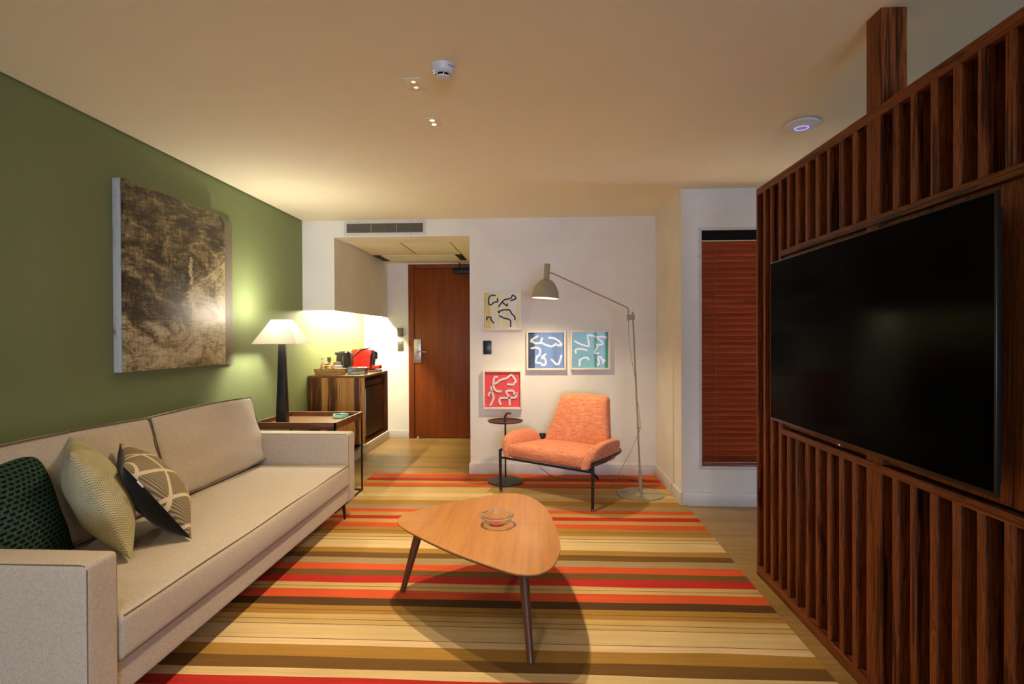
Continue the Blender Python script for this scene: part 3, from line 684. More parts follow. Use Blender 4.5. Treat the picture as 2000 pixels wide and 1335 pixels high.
for i in range(4):
    j = (i+1) % 4; t.faces.new((A[i], A[j], B[j], B[i])); t.faces.new((A2[j], A2[i], B2[i], B2[j])); t.faces.new((A[j], A[i], A2[i], A2[j])); t.faces.new((B[i], B[j], B2[j], B2[i]))
join(p, t); part('lamp_shade', p, m_shade, tl)
p = NB(); tube(p, [(LX, LY, 1.235), (LX, LY, 1.27)], .014, 12)
for s in (-1, 1): tube(p, [(LX, LY, 1.255), (LX+s*.05, LY+.01, 1.30), (LX+s*.02, LY+.01, 1.385), (LX, LY+.01, 1.392)], .0016, 6)
part('socket', p, m_black, tl)
p = NB(); lathe(p, [(0, 0), (.010, .001), (.016, .01), (.020, .022), (.016, .034), (0, .040)], 20, Matrix.Translation((LX, LY, 1.245))); bl = part('bulb', p, emit('table_bulb_glow', (1, .80, .5), 8), tl); 
lamp('bulb_light', 'POINT', (LX, LY, 1.368), P_TABLE, (1, .93, .78), tl, shadow_soft_size=.06)
p = NB(); lathe(p, [(0, .0), (.05, .0), (.055, .004), (.052, .024), (.060, .027), (.063, .022), (.062, .004), (.056, -.0), (0, -.0)], 36, Matrix.Translation((-1.60, 4.37, LZ+.001)))
single('glass_dish', p, m_jade, 'pale green glass dish on the tray table, away from the lamp', 'dish', (-1.60, 4.37, LZ+.001))
p = NB(); box(p, -.045, .045, -.03, .03, 0, .001, M=Matrix.Translation((-1.83, 3.935, LZ+.0005)) @ Matrix.Rotation(.3, 4, 'Z'))
single('paper_card', p, m_plastic, 'small cream card lying on the tray table at the foot of the lamp', 'card', (-1.83, 3.935, LZ+.0005))

# ================================================================= KITCHENETTE
CX0, CX1, CY0, CY1, CZ0, CZ1 = XL+.004, -1.66, 5.155, 5.968, .25, .902
cb = root('minibar_cabinet', 'striped dark wood cabinet holding a minibar under the lit bulkhead', 'cabinet', (-1.93, 5.56, .1))
p = NB(); box(p, CX0, CX1, CY0, CY0+.025, CZ0, CZ1-.022, .001); part('end_panel', p, m_zebra, cb)
p = NB(); box(p, CX0, CX1, CY1-.025, CY1, CZ0, CZ1-.022, .001); part('end_panel', p, m_rose, cb)
p = NB(); box(p, CX0, CX1, CY0, CY1, CZ1-.022, CZ1, .001); part('top_panel', p, wood('cabinet_top_wood', [(.3, (.15, .05, .018)), (.7, (.32, .125, .045))], 'y', 1.2, .35, .5, False), cb)
p = NB(); box(p, CX0, CX1, CY0+.025, CY1-.025, CZ0, CZ0+.024, .001); part('bottom_panel', p, m_rosey, cb)
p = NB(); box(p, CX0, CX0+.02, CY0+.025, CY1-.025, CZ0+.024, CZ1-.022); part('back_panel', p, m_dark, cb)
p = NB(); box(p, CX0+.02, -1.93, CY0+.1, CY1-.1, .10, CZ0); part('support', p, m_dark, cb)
fr = root('minibar_fridge', 'black minibar fridge inside the striped wood cabinet', 'fridge', (-1.95, 5.56, CZ0+.024))
p = NB(); box(p, CX0+.03, -1.72, CY0+.06, CY1-.06, CZ0+.026, CZ1-.05, .004); part('body', p, m_darkplas, fr)
p = NB(); box(p, -1.719, -1.675, CY0+.09, CY1-.10, CZ0+.05, CZ1-.125, .006, 3); dd = part('door', p, plain('brown_black_door', (.022, .014, .010), .35, var=.1), fr)
p = NB(); box(p, -1.69, -1.668, CY0+.062, CY0+.078, CZ0+.07, CZ1-.135, .003); part('edge_handle', p, m_steel, dd, 'slim silver edge strip')
p = NB(); box(p, -1.719, -1.678, CY0+.09, CY1-.10, CZ1-.118, CZ1-.06, .004); box(p, -1.68, -1.672, 5.40, 5.50, CZ1-.112, CZ1-.104, .002); part('control_panel', p, m_darkplas, fr)
# light strip in the bulkhead
r = root('led_light_strip', 'lit strip light hidden behind the lower lip of the kitchenette bulkhead', 'strip light', (-1.945, 5.96, ZS+.05))
p = NB(); box(p, -1.962, -1.935, YB+.04, YD-.03, ZS+.045, ZS+.053); part('diffuser', p, m_led, r)
l_ = lamp('strip_glow', 'AREA', (-1.949, (YB+YD)/2, ZS+.042), P_LED, (1, .86, .58), r, shape='RECTANGLE', size=.022, size_y=1.70, rot_y=radians(24))
CT = CZ1
# wicker basket and its contents
bk = root('wicker_basket', 'oval woven basket with two handles on the minibar cabinet', 'basket', (-2.03, 5.27, CT))
def wick():
    t = NT('woven_seagrass'); t.set(.8, 0, .2)
    v = t.coords((1, 1, 1), obj=True); sp = t.n('ShaderNodeSeparateXYZ'); t.l(v, sp.inputs[0])
    w = t.n('ShaderNodeTexWave'); w.bands_direction = 'Z'; w.inputs['Scale'].default_value = 26; w.inputs['Distortion'].default_value = 3; w.inputs['Detail Scale'].default_value = 6; t.l(v, w.inputs[0])
    f = t.noise(t.coords((90, 90, 160), obj=True), 1, 3)
    h = t.math('ADD', t.math('MULTIPLY', w.outputs['Fac'], .5), t.math('MULTIPLY', f, .5))
    t.l(t.ramp(h, [(.3, (.20, .10, .022)), (.5, (.56, .35, .10)), (.75, (.80, .58, .25))]), t.p.inputs['Base Color']); t.bump(h, .8, .004); return t.m
m_wick = wick()
bh = .062; ex_, ey_ = .155, .082
def ell(s, z, n=40): return [(-2.03+ex_*s*(abs(cos(k*2*pi/n))**.7)*(1 if cos(k*2*pi/n) > 0 else -1), 5.272+ey_*s*(abs(sin(k*2*pi/n))**.7)*(1 if sin(k*2*pi/n) > 0 else -1), z) for k in range(n)]
p = NB(); t = NB()
R_ = [[t.verts.new(q) for q in ell(s, CT+z)] for s, z in ((.90, .0), (.94, .012), (.98, .035), (1.0, bh), (.95, bh+.003), (.93, .035), (.88, .008))]
for a, c in zip(R_[:-1], R_[1:]):
    for k in range(40): t.faces.new((a[k], a[(k+1) % 40], c[(k+1) % 40], c[k]))
t.faces.new(R_[0][::-1]); t.faces.new(R_[-1]); bmesh.ops.recalc_face_normals(t, faces=t.faces[:]); join(p, t); part('body', p, m_wick, bk)
for sy in (-1, 1):
    p = NB(); tube(p, smoothpath([(-2.03-.075, 5.272+sy*ey_*.93, CT+bh-.008), (-2.03-.05, 5.272+sy*ey_*.97, CT+bh+.018), (-2.03, 5.272+sy*ey_, CT+bh+.030), (-2.03+.05, 5.272+sy*ey_*.97, CT+bh+.018), (-2.03+.075, 5.272+sy*ey_*.93, CT+bh-.008)], 5), .006, 8); part('handle', p, m_wick, bk)
zb_ = CT+.009
def small(name, label, cat, bm, mat, loc, group=None): return single(name, bm, mat, label, cat, loc, group)
m_kraft = plain('kraft_card', (.30, .18, .075), .7); m_tin = plain('olive_tin', (.22, .17, .07), .4)
p = NB(); box(p, -2.12, -2.05, 5.280, 5.322, zb_, zb_+.10, .002); small('tea_box', 'brown card box at the wall end of the wicker basket', 'box', p, m_kraft, (-2.095, 5.31, zb_), 'boxes in the wicker basket')
p = NB(); box(p, -2.005, -1.945, 5.285, 5.325, zb_, zb_+.115, .002); small('tea_box', 'tan card box behind the sugar packets in the wicker basket', 'box', p, m_tin, (-1.975, 5.32, zb_), 'boxes in the wicker basket')
r = root('pump_bottle', 'small bottle with a silver pump at the wall end of the wicker basket', 'bottle', (-2.10, 5.255, zb_))
p = NB(); lathe(p, [(0, 0), (.02, 0), (.021, .01), (.021, .085), (.010, .10), (.010, .108), (0, .108)], 20, Matrix.Translation((-2.10, 5.255, zb_))); part('bottle', p, plain('amber_bottle', (.33, .24, .12), .25), r)
p = NB(); tube(p, [(-2.10, 5.255, zb_+.105), (-2.10, 5.255, zb_+.145)], .004, 8); box(p, -2.112, -2.088, 5.249, 5.261, zb_+.142, zb_+.152, .002); part('pump', p, m_steel, r)
r = root('spirit_bottle', 'miniature bottle with a dark cap in the middle of the wicker basket', 'bottle', (-2.04, 5.27, zb_))
p = NB(); lathe(p, [(0, 0), (.018, 0), (.018, .07), (.009, .095), (.009, .13), (0, .13)], 20, Matrix.Translation((-2.04, 5.27, zb_))); part('bottle', p, plain('straw_bottle', (.62, .52, .25), .2), r)
p = NB(); lathe(p, [(0, .118), (.0165, .118), (.0165, .160), (0, .161)], 16, Matrix.Translation((-2.04, 5.27, zb_))); part('cap', p, m_switch, r)
for k, (x, a, c, lb) in enumerate(((-1.985, .25, (.55, .06, .04), 'red sugar packet leaning in the wicker basket'), (-1.955, -.1, (.62, .62, .66), 'white sugar packet beside the red one in the wicker basket'), (-1.925, .15, (.5, .47, .5), 'grey sugar packet at the kettle end of the wicker basket'))):
    p = NB(); box(p, -.024, .024, -.006, .006, 0, .085, .003, M=Matrix.Translation((x, 5.245, zb_)) @ Matrix.Rotation(a, 4, 'Z')); small('sugar_packet', lb, 'packet', p, plain('packet_%d' % k, c, .5, var=.15, nscale=90), (x, 5.245, zb_), 'sugar packets in the wicker basket')
# kettle
KX, KY = -2.015, 5.60
r = root('electric_kettle', 'black electric kettle between the wicker basket and the red coffee machine', 'kettle', (KX, KY, CT))
p = NB(); lathe(p, [(0, .016), (.080, .016), (.082, .03), (.078, .10), (.070, .18), (.062, .21), (.045, .222), (0, .226)], 36, Matrix.Translation((KX, KY, CT)))
box(p, .052, .085, -.02, .02, .185, .215, .008, 3, M=Matrix.Translation((KX, KY, CT)) @ Matrix.Rotation(radians(200), 4, 'Z')); part('body', p, plain('gloss_black', (.02, .018, .014), .12), r)
p = NB(); tube(p, smoothpath([(KX+.05, KY-.03, CT+.215), (KX+.098, KY-.058, CT+.20), (KX+.112, KY-.066, CT+.12), (KX+.085, KY-.05, CT+.04)], 5), .011, 10); part('handle', p, plain('kettle_grip', (.05, .045, .04), .25), r)
p = NB(); lathe(p, [(0, 0), (.084, 0), (.084, .012), (.078, .016), (0, .016)], 32, Matrix.Translation((KX, KY, CT))); part('base', p, m_darkplas, r)
# coffee machine, seen from its side: profile in x-z, extruded along y
m_red = plain('gloss_red', (.55, .022, .012), .22, var=.03)
cm = root('coffee_machine', 'red capsule coffee machine at the far end of the minibar cabinet', 'coffee machine', (-1.87, 5.84, CT))
def xz(bm, prof, y0, y1, bev, mi=0):
    return prism(bm, [(a, -c) for a, c in prof], -y1, -y0, bev, 3, M=Matrix.Rotation(pi/2, 4, 'X') @ Matrix.Scale(-1, 4, (0, 0, 1)) @ Matrix.Scale(-1, 4, (0, 1, 0)))
def xzp(bm, prof, y0, y1, bev):
    t = NB(); n = len(prof); a = [t.verts.new((q[0], y0, q[1])) for q in prof]; b2 = [t.verts.new((q[0], y1, q[1])) for q in prof]
    f0 = t.faces.new(a); f1 = t.faces.new(b2[::-1])
    for i in range(n): t.faces.new((a[i], b2[i], b2[(i+1) % n], a[(i+1) % n]))
    bmesh.ops.recalc_face_normals(t, faces=t.faces[:])
    if bev: bmesh.ops.bevel(t, geom=list(f0.edges)+list(f1.edges), offset=bev, segments=3, profile=.5, affect='EDGES')
    return join(bm, t)
cx = -2.005
prof = [(cx, CT+.02), (cx-.004, CT+.12), (cx+.002, CT+.215), (cx+.012, CT+.232), (cx+.06, CT+.240), (cx+.13, CT+.238), (cx+.195, CT+.236), (cx+.222, CT+.226), (cx+.228, CT+.20), (cx+.215, CT+.165), (cx+.208, CT+.10), (cx+.206, CT+.02)]
p = NB(); xzp(p, prof, 5.785, 5.90, .012); part('body', p, m_red, cm)
p = NB(); xzp(p, [(cx+.205, CT+.012), (cx+.212, CT+.10), (cx+.222, CT+.17), (cx+.230, CT+.205), (cx+.245, CT+.215), (cx+.262, CT+.19), (cx+.262, CT+.135), (cx+.240, CT+.125), (cx+.232, CT+.07), (cx+.236, CT+.012)], 5.80, 5.885, .004); part('brew_head', p, m_darkplas, cm)
p = NB(); box(p, cx+.222, cx+.305, 5.79, 5.895, CT+.028, CT+.066, .008, 3); part('drip_tray', p, m_red, cm)
p = NB(); box(p, cx+.0, cx+.305, 5.79, 5.895, CT, CT+.02, .004); part('foot', p, m_darkplas, cm)
p = NB(); xzp(p, [(cx+.022, CT+.165), (cx+.030, CT+.160), (cx+.115, CT+.232), (cx+.19, CT+.246), (cx+.19, CT+.252), (cx+.10, CT+.246)], 5.773, 5.912, .002); part('lever', p, plain('grey_lever', (.16, .12, .085), .35, .4), cm, 'grey lever arching over the top')
# row of coffee capsules
mc = [(.6, .5, .3), (.62, .55, .35), (.55, .42, .2), (.6, .55, .4), (.58, .48, .3), (.6, .52, .36)]
for k in range(6):
    X_ = -1.862+k*.034; p = NB(); lathe(p, [(0, 0), (.010, 0), (.014, .012), (.0165, .014), (.0165, .0155), (0, .0165)], 16, Matrix.Translation((X_, 5.735+k*.001, CT)))
    small('coffee_capsule', ['coffee capsule nearest the clear box, first of the row before the coffee machine', 'second coffee capsule of the row, counted from the clear box', 'third coffee capsule of the row, counted from the clear box', 'fourth coffee capsule of the row, counted from the clear box', 'fifth coffee capsule of the row, before the drip tray', 'last coffee capsule of the row, nearest the corridor'][k], 'capsule', p, plain('capsule_%d' % k, mc[k], .3, .5), (X_, 5.735+k*.001, CT), 'coffee capsules in front of the machine')
# clear box with sachets
r = root('clear_plastic_box', 'clear plastic box at the near corner of the minibar cabinet', 'box', (-1.76, 5.31, CT))
bx = (-1.855, -1.685, 5.255, 5.365)
p = NB(); box(p, bx[0], bx[1], bx[2], bx[3], CT, CT+.003)
for (a0, a1, c0, c1) in ((bx[0], bx[0]+.003, bx[2], bx[3]), (bx[1]-.003, bx[1], bx[2], bx[3]), (bx[0], bx[1], bx[2], bx[2]+.003), (bx[0], bx[1], bx[3]-.003, bx[3])): box(p, a0, a1, c0, c1, CT+.003, CT+.068)
part('body', p, m_acrylic, r)
p = NB(); box(p, bx[0]-.004, bx[1]+.018, bx[2]-.004, bx[3]+.004, CT+.068, CT+.074, .002); part('lid', p, m_acrylic, r)
p = NB(); box(p, -.05, .05, -.02, .02, 0, .012, .003, M=Matrix.Translation((-1.795, 5.30, CT+.004)) @ Matrix.Rotation(.2, 4, 'Z'))
small('tea_sachet', 'green tea sachet inside the clear plastic box', 'sachet', p, plain('sachet_green', (.18, .42, .20), .5, var=.3), (-1.795, 5.30, CT+.004))
p = NB()
zz = [(-1.752, 5.285, CT+.010), (-1.742, 5.285, CT+.042), (-1.728, 5.285, CT+.012), (-1.716, 5.285, CT+.044), (-1.704, 5.285, CT+.018), (-1.694, 5.285, CT+.046)]
tube(p, zz, .0035, 6); small('folded_straw', 'white zigzag straw inside the clear plastic box', 'straw', p, m_plastic, (-1.725, 5.285, CT+.004))

# ================================================================= PAINTING ON THE GREEN WALL
def paint_mat():
    t = NT('scraped_abstract_canvas'); t.set(.32, 0, .5)
    v = t.n('ShaderNodeNewGeometry').outputs['Position']; sp = t.n('ShaderNodeSeparateXYZ'); t.l(v, sp.inputs[0])
    u = t.math('MULTIPLY', t.math('SUBTRACT', sp.outputs[1], 2.76), 1/.93); w = t.math('MULTIPLY', t.math('SUBTRACT', sp.outputs[2], 1.08), 1/1.008)
    a = t.noise(t.coords((1, 4, 7)), 1, 8, .68, 1.2); b_ = t.noise(t.coords((1, 14, 60)), 1, 6, .7, .8); c = t.noise(t.coords((1, 90, 14)), 1, 4, .6, .4)
    f = t.math('ADD', t.math('ADD', t.math('MULTIPLY', a, .5), t.math('MULTIPLY', b_, .34)), t.math('MULTIPLY', c, .16))
    dl = t.math('SUBTRACT', t.math('ADD', t.math('MULTIPLY', t.math('SUBTRACT', u, .57), .51), .48), w)
    m1 = t.math('MULTIPLY', t.math('MULTIPLY', dl, 60, True), t.math('MULTIPLY', t.math('SUBTRACT', u, .50), 9, True))
    m2 = t.math('MULTIPLY', t.math('SUBTRACT', t.math('ADD', .36, t.math('MULTIPLY', t.math('SUBTRACT', a, .5), .5)), w), 6, True)
    m = t.math('MAXIMUM', m1, m2)
    f = t.math('ADD', t.math('ADD', t.math('MULTIPLY', t.math('SUBTRACT', f, .5), 1.9), .395), t.math('MULTIPLY', m, .19))
    st_ = t.math('MULTIPLY', t.math('LESS_THAN', t.math('ABSOLUTE', t.math('ADD', t.math('SUBTRACT', u, .60), t.math('MULTIPLY', t.math('SUBTRACT', b_, .5), .12))), .018), t.math('LESS_THAN', t.math('ABSOLUTE', t.math('SUBTRACT', w, .59)), .085))
    st2 = t.math('MULTIPLY', t.math('LESS_THAN', t.math('ABSOLUTE', t.math('ADD', t.math('SUBTRACT', t.math('ADD', u, t.math('MULTIPLY', w, .6)), .85), t.math('MULTIPLY', t.math('SUBTRACT', b_, .5), .2))), .025), t.math('LESS_THAN', t.math('ABSOLUTE', t.math('SUBTRACT', w, .40)), .06))
    f = t.math('ADD', f, t.math('MULTIPLY', t.math('MAXIMUM', st_, t.math('MULTIPLY', st2, .6)), .22))
    col = t.ramp(f, [(.28, (.022, .016, .008)), (.38, (.08, .059, .026)), (.48, (.22, .165, .075)), (.57, (.42, .34, .185)), (.72, (.64, .56, .37))])
    t.l(col, t.p.inputs['Base Color']); t.bump(f, .5, .004)
    t.l(t.ramp(b_, [(.3, (.36,)*3), (.7, (.60,)*3)]), t.p.inputs['Roughness']); return t.m
pt = root('abstract_painting', 'large brown and gold abstract painting on the green wall above the sofa', 'painting', (-2.2, 3.22, 1.58))
p = NB(); box(p, -2.165, -2.15, 2.765, 3.69, 1.082, 2.087, .002); part('canvas', p, paint_mat(), pt)
p = NB(); box(p, XL+.001, -2.1655, 2.762, 2.785, 1.080, 2.089, .001); box(p, XL+.001, -2.1655, 3.60, 3.62, 1.09, 2.08, .001); box(p, XL+.001, -2.1655, 2.785, 3.60, 1.085, 1.105); box(p, XL+.001, -2.1655, 2.785, 3.60, 2.065, 2.085)
m_wp = NT('worn_white_paint'); m_wp.set(.6); m_wp.l(m_wp.ramp(m_wp.noise(m_wp.coords((40, 40, 9)), 1, 6, .7, 1), [(.32, (.16, .13, .09)), (.42, (.52, .50, .46)), (1, (.62, .60, .56))]), m_wp.p.inputs['Base Color'])
part('stretcher_edge', p, m_wp.m, pt, 'worn white side edge')
p = NB(); box(p, XL+.001, -2.19, 3.64, 3.852, 1.07, 2.09, .004); part('backing_board', p, plain('grey_board', (.17, .145, .10), .6, var=.2, nscale=120), pt, 'grey board showing past the right edge')

# ================================================================= FRAMED PICTURES
m_frame = plain('cream_frame', (.86, .77, .63), .45, var=.03)
def picture(label, x0, z0, bg, strokes, sm, rad, loc_in, relief, extra=None):
    x1, z1 = x0+.357, z0+.355; y1, y0_ = YB, YB-.045
    r = root('framed_picture', label, 'picture', ((x0+x1)/2, YB, z0), 0, 'framed pictures around the coral armchair')
    q = NB(); grid_ring_frame(q, x0, x1, z0, z1, .016, y0_, y1-.001, .0015); part('frame', q, m_frame, r)
    q = NB(); box(q, x0+.016, x1-.016, y0_+.024, y0_+.030, z0+.016, z1-.016); part('picture_sheet', q, bg, r)
    a0, a1, c0, c1 = loc_in; fw = .357-.032; fh = .355-.032
    for s in strokes:
        pts = [Vector((x0+.016+(q_[0]-a0)/(a1-a0)*fw, y0_+.024-(rad*relief), z0+.016+fh*(1-(q_[1]-c0)/(c1-c0)))) for q_ in s]
        fine = []
        for i in range(len(pts)-1):
            for k in range(4): fine.append(pts[i].lerp(pts[i+1], k/4))
        fine.append(pts[-1])
        for _ in range(1): fine = [fine[0]]+[(fine[i-1]+fine[i]*2+fine[i+1])/4 for i in range(1, len(fine)-1)]+[fine[-1]]
        q = NB(); t = NB()
        for i in range(len(fine)):
            pass
        d_ = []
        L, Rr = [], []
        for i, c_ in enumerate(fine):
            dv = (fine[min(i+1, len(fine)-1)]-fine[max(i-1, 0)]).normalized(); nn = Vector((dv.z, 0, -dv.x))
            L.append(c_+nn*rad); Rr.append(c_-nn*rad)
        dep = rad*relief
        vv = [[t.verts.new(a+Vector((0, s_, 0))) for a in arr] for arr in (L, Rr) for s_ in (-dep*.5, dep)]
        lf, lb, rf, rb = vv
        for i in range(len(fine)-1):
            for (A_, B_) in ((lf, rf), (rf, rb), (rb, lb), (lb, lf)): t.faces.new((A_[i], A_[i+1], B_[i+1], B_[i]))
        t.faces.new((lf[0], rf[0], rb[0], lb[0])); t.faces.new((lf[-1], lb[-1], rb[-1], rf[-1]))
        bmesh.ops.recalc_face_normals(t, faces=t.faces[:]); join(q, t); part('stroke', q, sm, r)
    q = NB(); box(q, x0+.016, x1-.016, y0_+.002, y0_+.004, z0+.016, z1-.016); part('glass', q, m_pane, r)
    return r
def streak(name, stops, sx, sz, rot, rough=.6):
    t = NT(name); t.set(rough); f = t.noise(t.coords((sx, 1, sz), rot=(0, rot, 0)), 1, 3, .5, .4); t.l(t.ramp(f, stops), t.p.inputs['Base Color']); return t.m
def yellow_wash():
    t = NT('yellow_wash'); t.set(.6); f = t.noise(t.coords((26, 1, 1.2), rot=(0, .18, 0)), 1, 3, .5, .3)
    sp = t.n('ShaderNodeSeparateXYZ'); t.l(t.coords((1, 1, 1), rot=(0, .16, 0)), sp.inputs[0])
    g_ = t.math('ADD', t.math('MULTIPLY', t.math('ADD', sp.outputs[0], .47), 1.15), t.math('MULTIPLY', t.math('SUBTRACT', f, .5), .9))
    t.l(t.ramp(g_, [(.10, (.82, .60, .07)), (.24, (.88, .70, .16)), (.32, (.95, .92, .74)), (.42, (.92, .80, .34)), (.52, (.95, .94, .82)), (.75, (.94, .93, .78))]), t.p.inputs['Base Color']); return t.m
m_navy = plain('navy_ink', (.010, .022, .06), .5); m_wstroke = plain('white_relief', (.86, .80, .74), .6, var=.03)
ys = [[(225, 115), (190, 110), (165, 120), (150, 160), (155, 205), (180, 208), (210, 180), (245, 180), (245, 140)], [(255, 230), (290, 180), (320, 155), (385, 145), (400, 105), (445, 145), (375, 170)], [(290, 180), (345, 225), (345, 195)],
      [(270, 290), (245, 280), (300, 260), (370, 258), (390, 300), (420, 325), (425, 365)], [(260, 315), (300, 340), (380, 360), (378, 435)], [(135, 365), (130, 330), (178, 335), (175, 360), (208, 395)]]
picture('framed picture with navy strokes on pale yellow, uppermost on the wall', -.519, 1.325, yellow_wash(), ys, m_navy, .0066, (108, 475, 88, 445), .15)
rs_ = [[(245, 945), (210, 940), (195, 1020), (240, 1000), (265, 975), (340, 955), (385, 915), (435, 990), (415, 1000), (405, 1025), (340, 1015)], [(195, 1020), (210, 1070), (240, 1090), (285, 1088)], [(175, 1040), (180, 1085), (205, 1155), (165, 1235)], [(180, 1085), (150, 1115), (150, 1140)],
       [(275, 1225), (258, 1190), (265, 1155), (430, 1155), (440, 1100), (415, 1125), (405, 1080), (320, 1085), (365, 1155), (365, 1230)]]
picture('framed picture with white strokes on red, above the small round table', -.518, .604, plain('red_sheet', (.82, .085, .10), .6), rs_, m_wstroke, .0086, (110, 475, 892, 1250), .7)
bs = [[(390, 200), (240, 290), (235, 330), (280, 320), (310, 360), (430, 355), (470, 240)], [(430, 340), (560, 400), (660, 425), (730, 390), (755, 350)], [(590, 245), (700, 250), (790, 300), (860, 375), (850, 405), (760, 400)],
      [(230, 465), (340, 440), (410, 470), (425, 510), (410, 600), (360, 620), (335, 700), (335, 760), (440, 760), (460, 815), (540, 790), (530, 690), (480, 620), (550, 570)], [(460, 610), (470, 690)], [(640, 710), (660, 690), (740, 790), (800, 790), (860, 600)]]
picture('framed picture with white strokes on dark blue, beside the green one', -.119, .960, streak('blue_sheet', [(.35, (.022, .020, .028)), (.5, (.065, .12, .26)), (.65, (.11, .20, .40))], 10, .7, 0), bs, m_wstroke, .0088, (180, 910, 140, 870), .6)
gs = [[(1110, 315), (1250, 390), (1410, 435), (1420, 400), (1385, 190), (1480, 210), (1580, 245), (1640, 300), (1700, 360), (1690, 400), (1560, 395)], [(1590, 235), (1770, 230), (1765, 280)], [(1600, 420), (1520, 570), (1620, 575)], [(1370, 530), (1355, 495), (1180, 480), (1130, 520), (1155, 580)],
      [(1215, 840), (1240, 700), (1330, 655), (1390, 660), (1415, 720)], [(1240, 700), (1200, 725)], [(1580, 830), (1630, 790), (1600, 650), (1660, 650), (1690, 720), (1750, 715), (1690, 780)]]
picture('framed picture with white strokes on green, nearest the floor lamp', .278, .963, streak('green_sheet', [(.35, (.045, .22, .095)), (.55, (.07, .33, .18)), (.7, (.10, .37, .25))], 4, .5, 0), gs, m_wstroke, .0082, (1068, 1810, 138, 872), .6)

# ================================================================= ARMCHAIR
ach = root('armchair', 'low coral upholstered lounge chair on thin black legs in the corner', 'armchair', (.027, 4.21, 0), math.atan2(-.577, .817))
def L(name, bm, mat, label=None, par=None): return part(name, bm, mat, par or ach, label, True)
def seatfn(q, u):
    z = q.z + .012*(-u[1]) ; f = max(0, -u[1])
    return Vector((q.x*(1+.06*(1-u[1])/2), q.y, z))
p = NB(); rcube(p, (.345, .275, .052), .042, 10, (0, .012, .016), Matrix.Translation((0, .265, .338)), seatfn); L('seat_cushion', p, m_orange)
def armpart(s):
    a = NB(); t = NB(); rings = []; N = 20
    #      d     inner-x  z0    z1    thick
    prof = [(-.010, .352, .300, .345, .045), (.008, .358, .298, .395, .066), (.045, .362, .304, .440, .080), (.10, .364, .318, .466, .086), (.19, .366, .335, .480, .088), (.29, .364, .343, .482, .088), (.37, .360, .346, .474, .084), (.42, .354, .348, .452, .074), (.45, .348, .350, .42, .056), (.462, .344, .354, .39, .03)]
    for (dd_, xc, z0, z1, th) in prof:
        ring = []; hz = (z1-z0)/2; zc = (z0+z1)/2
        for k in range(N):
            a_ = k*2*pi/N; ca, sa = cos(a_), sin(a_)
            e = .62; lx = th/2*abs(ca)**e*(1 if ca > 0 else -1); lz = hz*abs(sa)**e*(1 if sa > 0 else -1)
            x = xc + lx + (zc+lz-.30)*.30
            ring.append(t.verts.new((s*x, dd_, zc+lz)))
        rings.append(ring)
    for r0, r1 in zip(rings[:-1], rings[1:]):
        for k in range(N): t.faces.new((r0[k], r0[(k+1) % N], r1[(k+1) % N], r1[k]))
    t.faces.new(rings[0]); t.faces.new(rings[-1]); bmesh.ops.recalc_face_normals(t, faces=t.faces[:])
    bmesh.ops.subdivide_edges(t, edges=t.edges[:], cuts=1, use_grid_fill=True, smooth=.6)
    join(a, t); return a
L('arm_cushion', armpart(-1), m_orange); L('arm_cushion', armpart(1), m_orange)
def backfn(q, u):
    v = (u[2]+1)/2; wx = .325*(1-v)+.222*v
    return Vector((u[0]*wx*(1-.02*sin(v*pi)), q.y+.50+v*.155+.03*abs(u[0])**2*-1, .345+v*.42+(q.z-u[2]*.21)))
p = NB(); rcube(p, (.28, .045, .21), .038, 12, (0, .018, .008), None, backfn); L('backrest', p, m_orange)
m_shell = plain('dark_brown_shell', (.075, .045, .02), .45)
p = NB(); t = NB()
up_ = [(-.425, .03, .345), (.425, .03, .345), (.405, .42, .35), (.33, .56, .355), (-.33, .56, .355), (-.405, .42, .35)]
lo_ = [(-.34, .05, .285), (.34, .05, .285), (.32, .40, .275), (.26, .50, .275), (-.26, .50, .275), (-.32, .40, .275)]
ua = [t.verts.new(q) for q in up_]; la = [t.verts.new(q) for q in lo_]
for i in range(6): t.faces.new((la[i], la[(i+1) % 6], ua[(i+1) % 6], ua[i]))
t.faces.new(la[::-1]); t.faces.new(ua); bmesh.ops.recalc_face_normals(t, faces=t.faces[:]); join(p, t); L('seat_shell', p, m_shell)
p = NB(); tube(p, smoothpath([(-.425, 0, .348), (-.425, .20, .352), (-.42, .38, .357), (-.39, .50, .36), (-.30, .575, .362), (0, .60, .362), (.30, .575, .362), (.39, .50, .36), (.42, .38, .357), (.425, .20, .352), (.425, 0, .348)], 5), .010, 10)
tube(p, [(-.422, 0, .288), (.422, 0, .288)], .009, 10); L('frame_tube', p, m_black)
for s in (-1, 1):
    p = NB(); tube(p, [(s*.422, 0, ZF), (s*.425, 0, .05), (s*.427, .0, .352)], [.011, .011, .012], 12); lg = L('leg', p, m_black)
    p = NB(); tube(p, [(s*.422, 0, ZF), (s*.4225, 0, ZF+.02)], .0118, 12); L('glide', p, m_switch, 'pale glide at the foot', lg)
p = NB(); tube(p, [(0.0, .835, ZF), (.0, .47, .29)], [.011, .013], 12); L('leg', p, m_black)

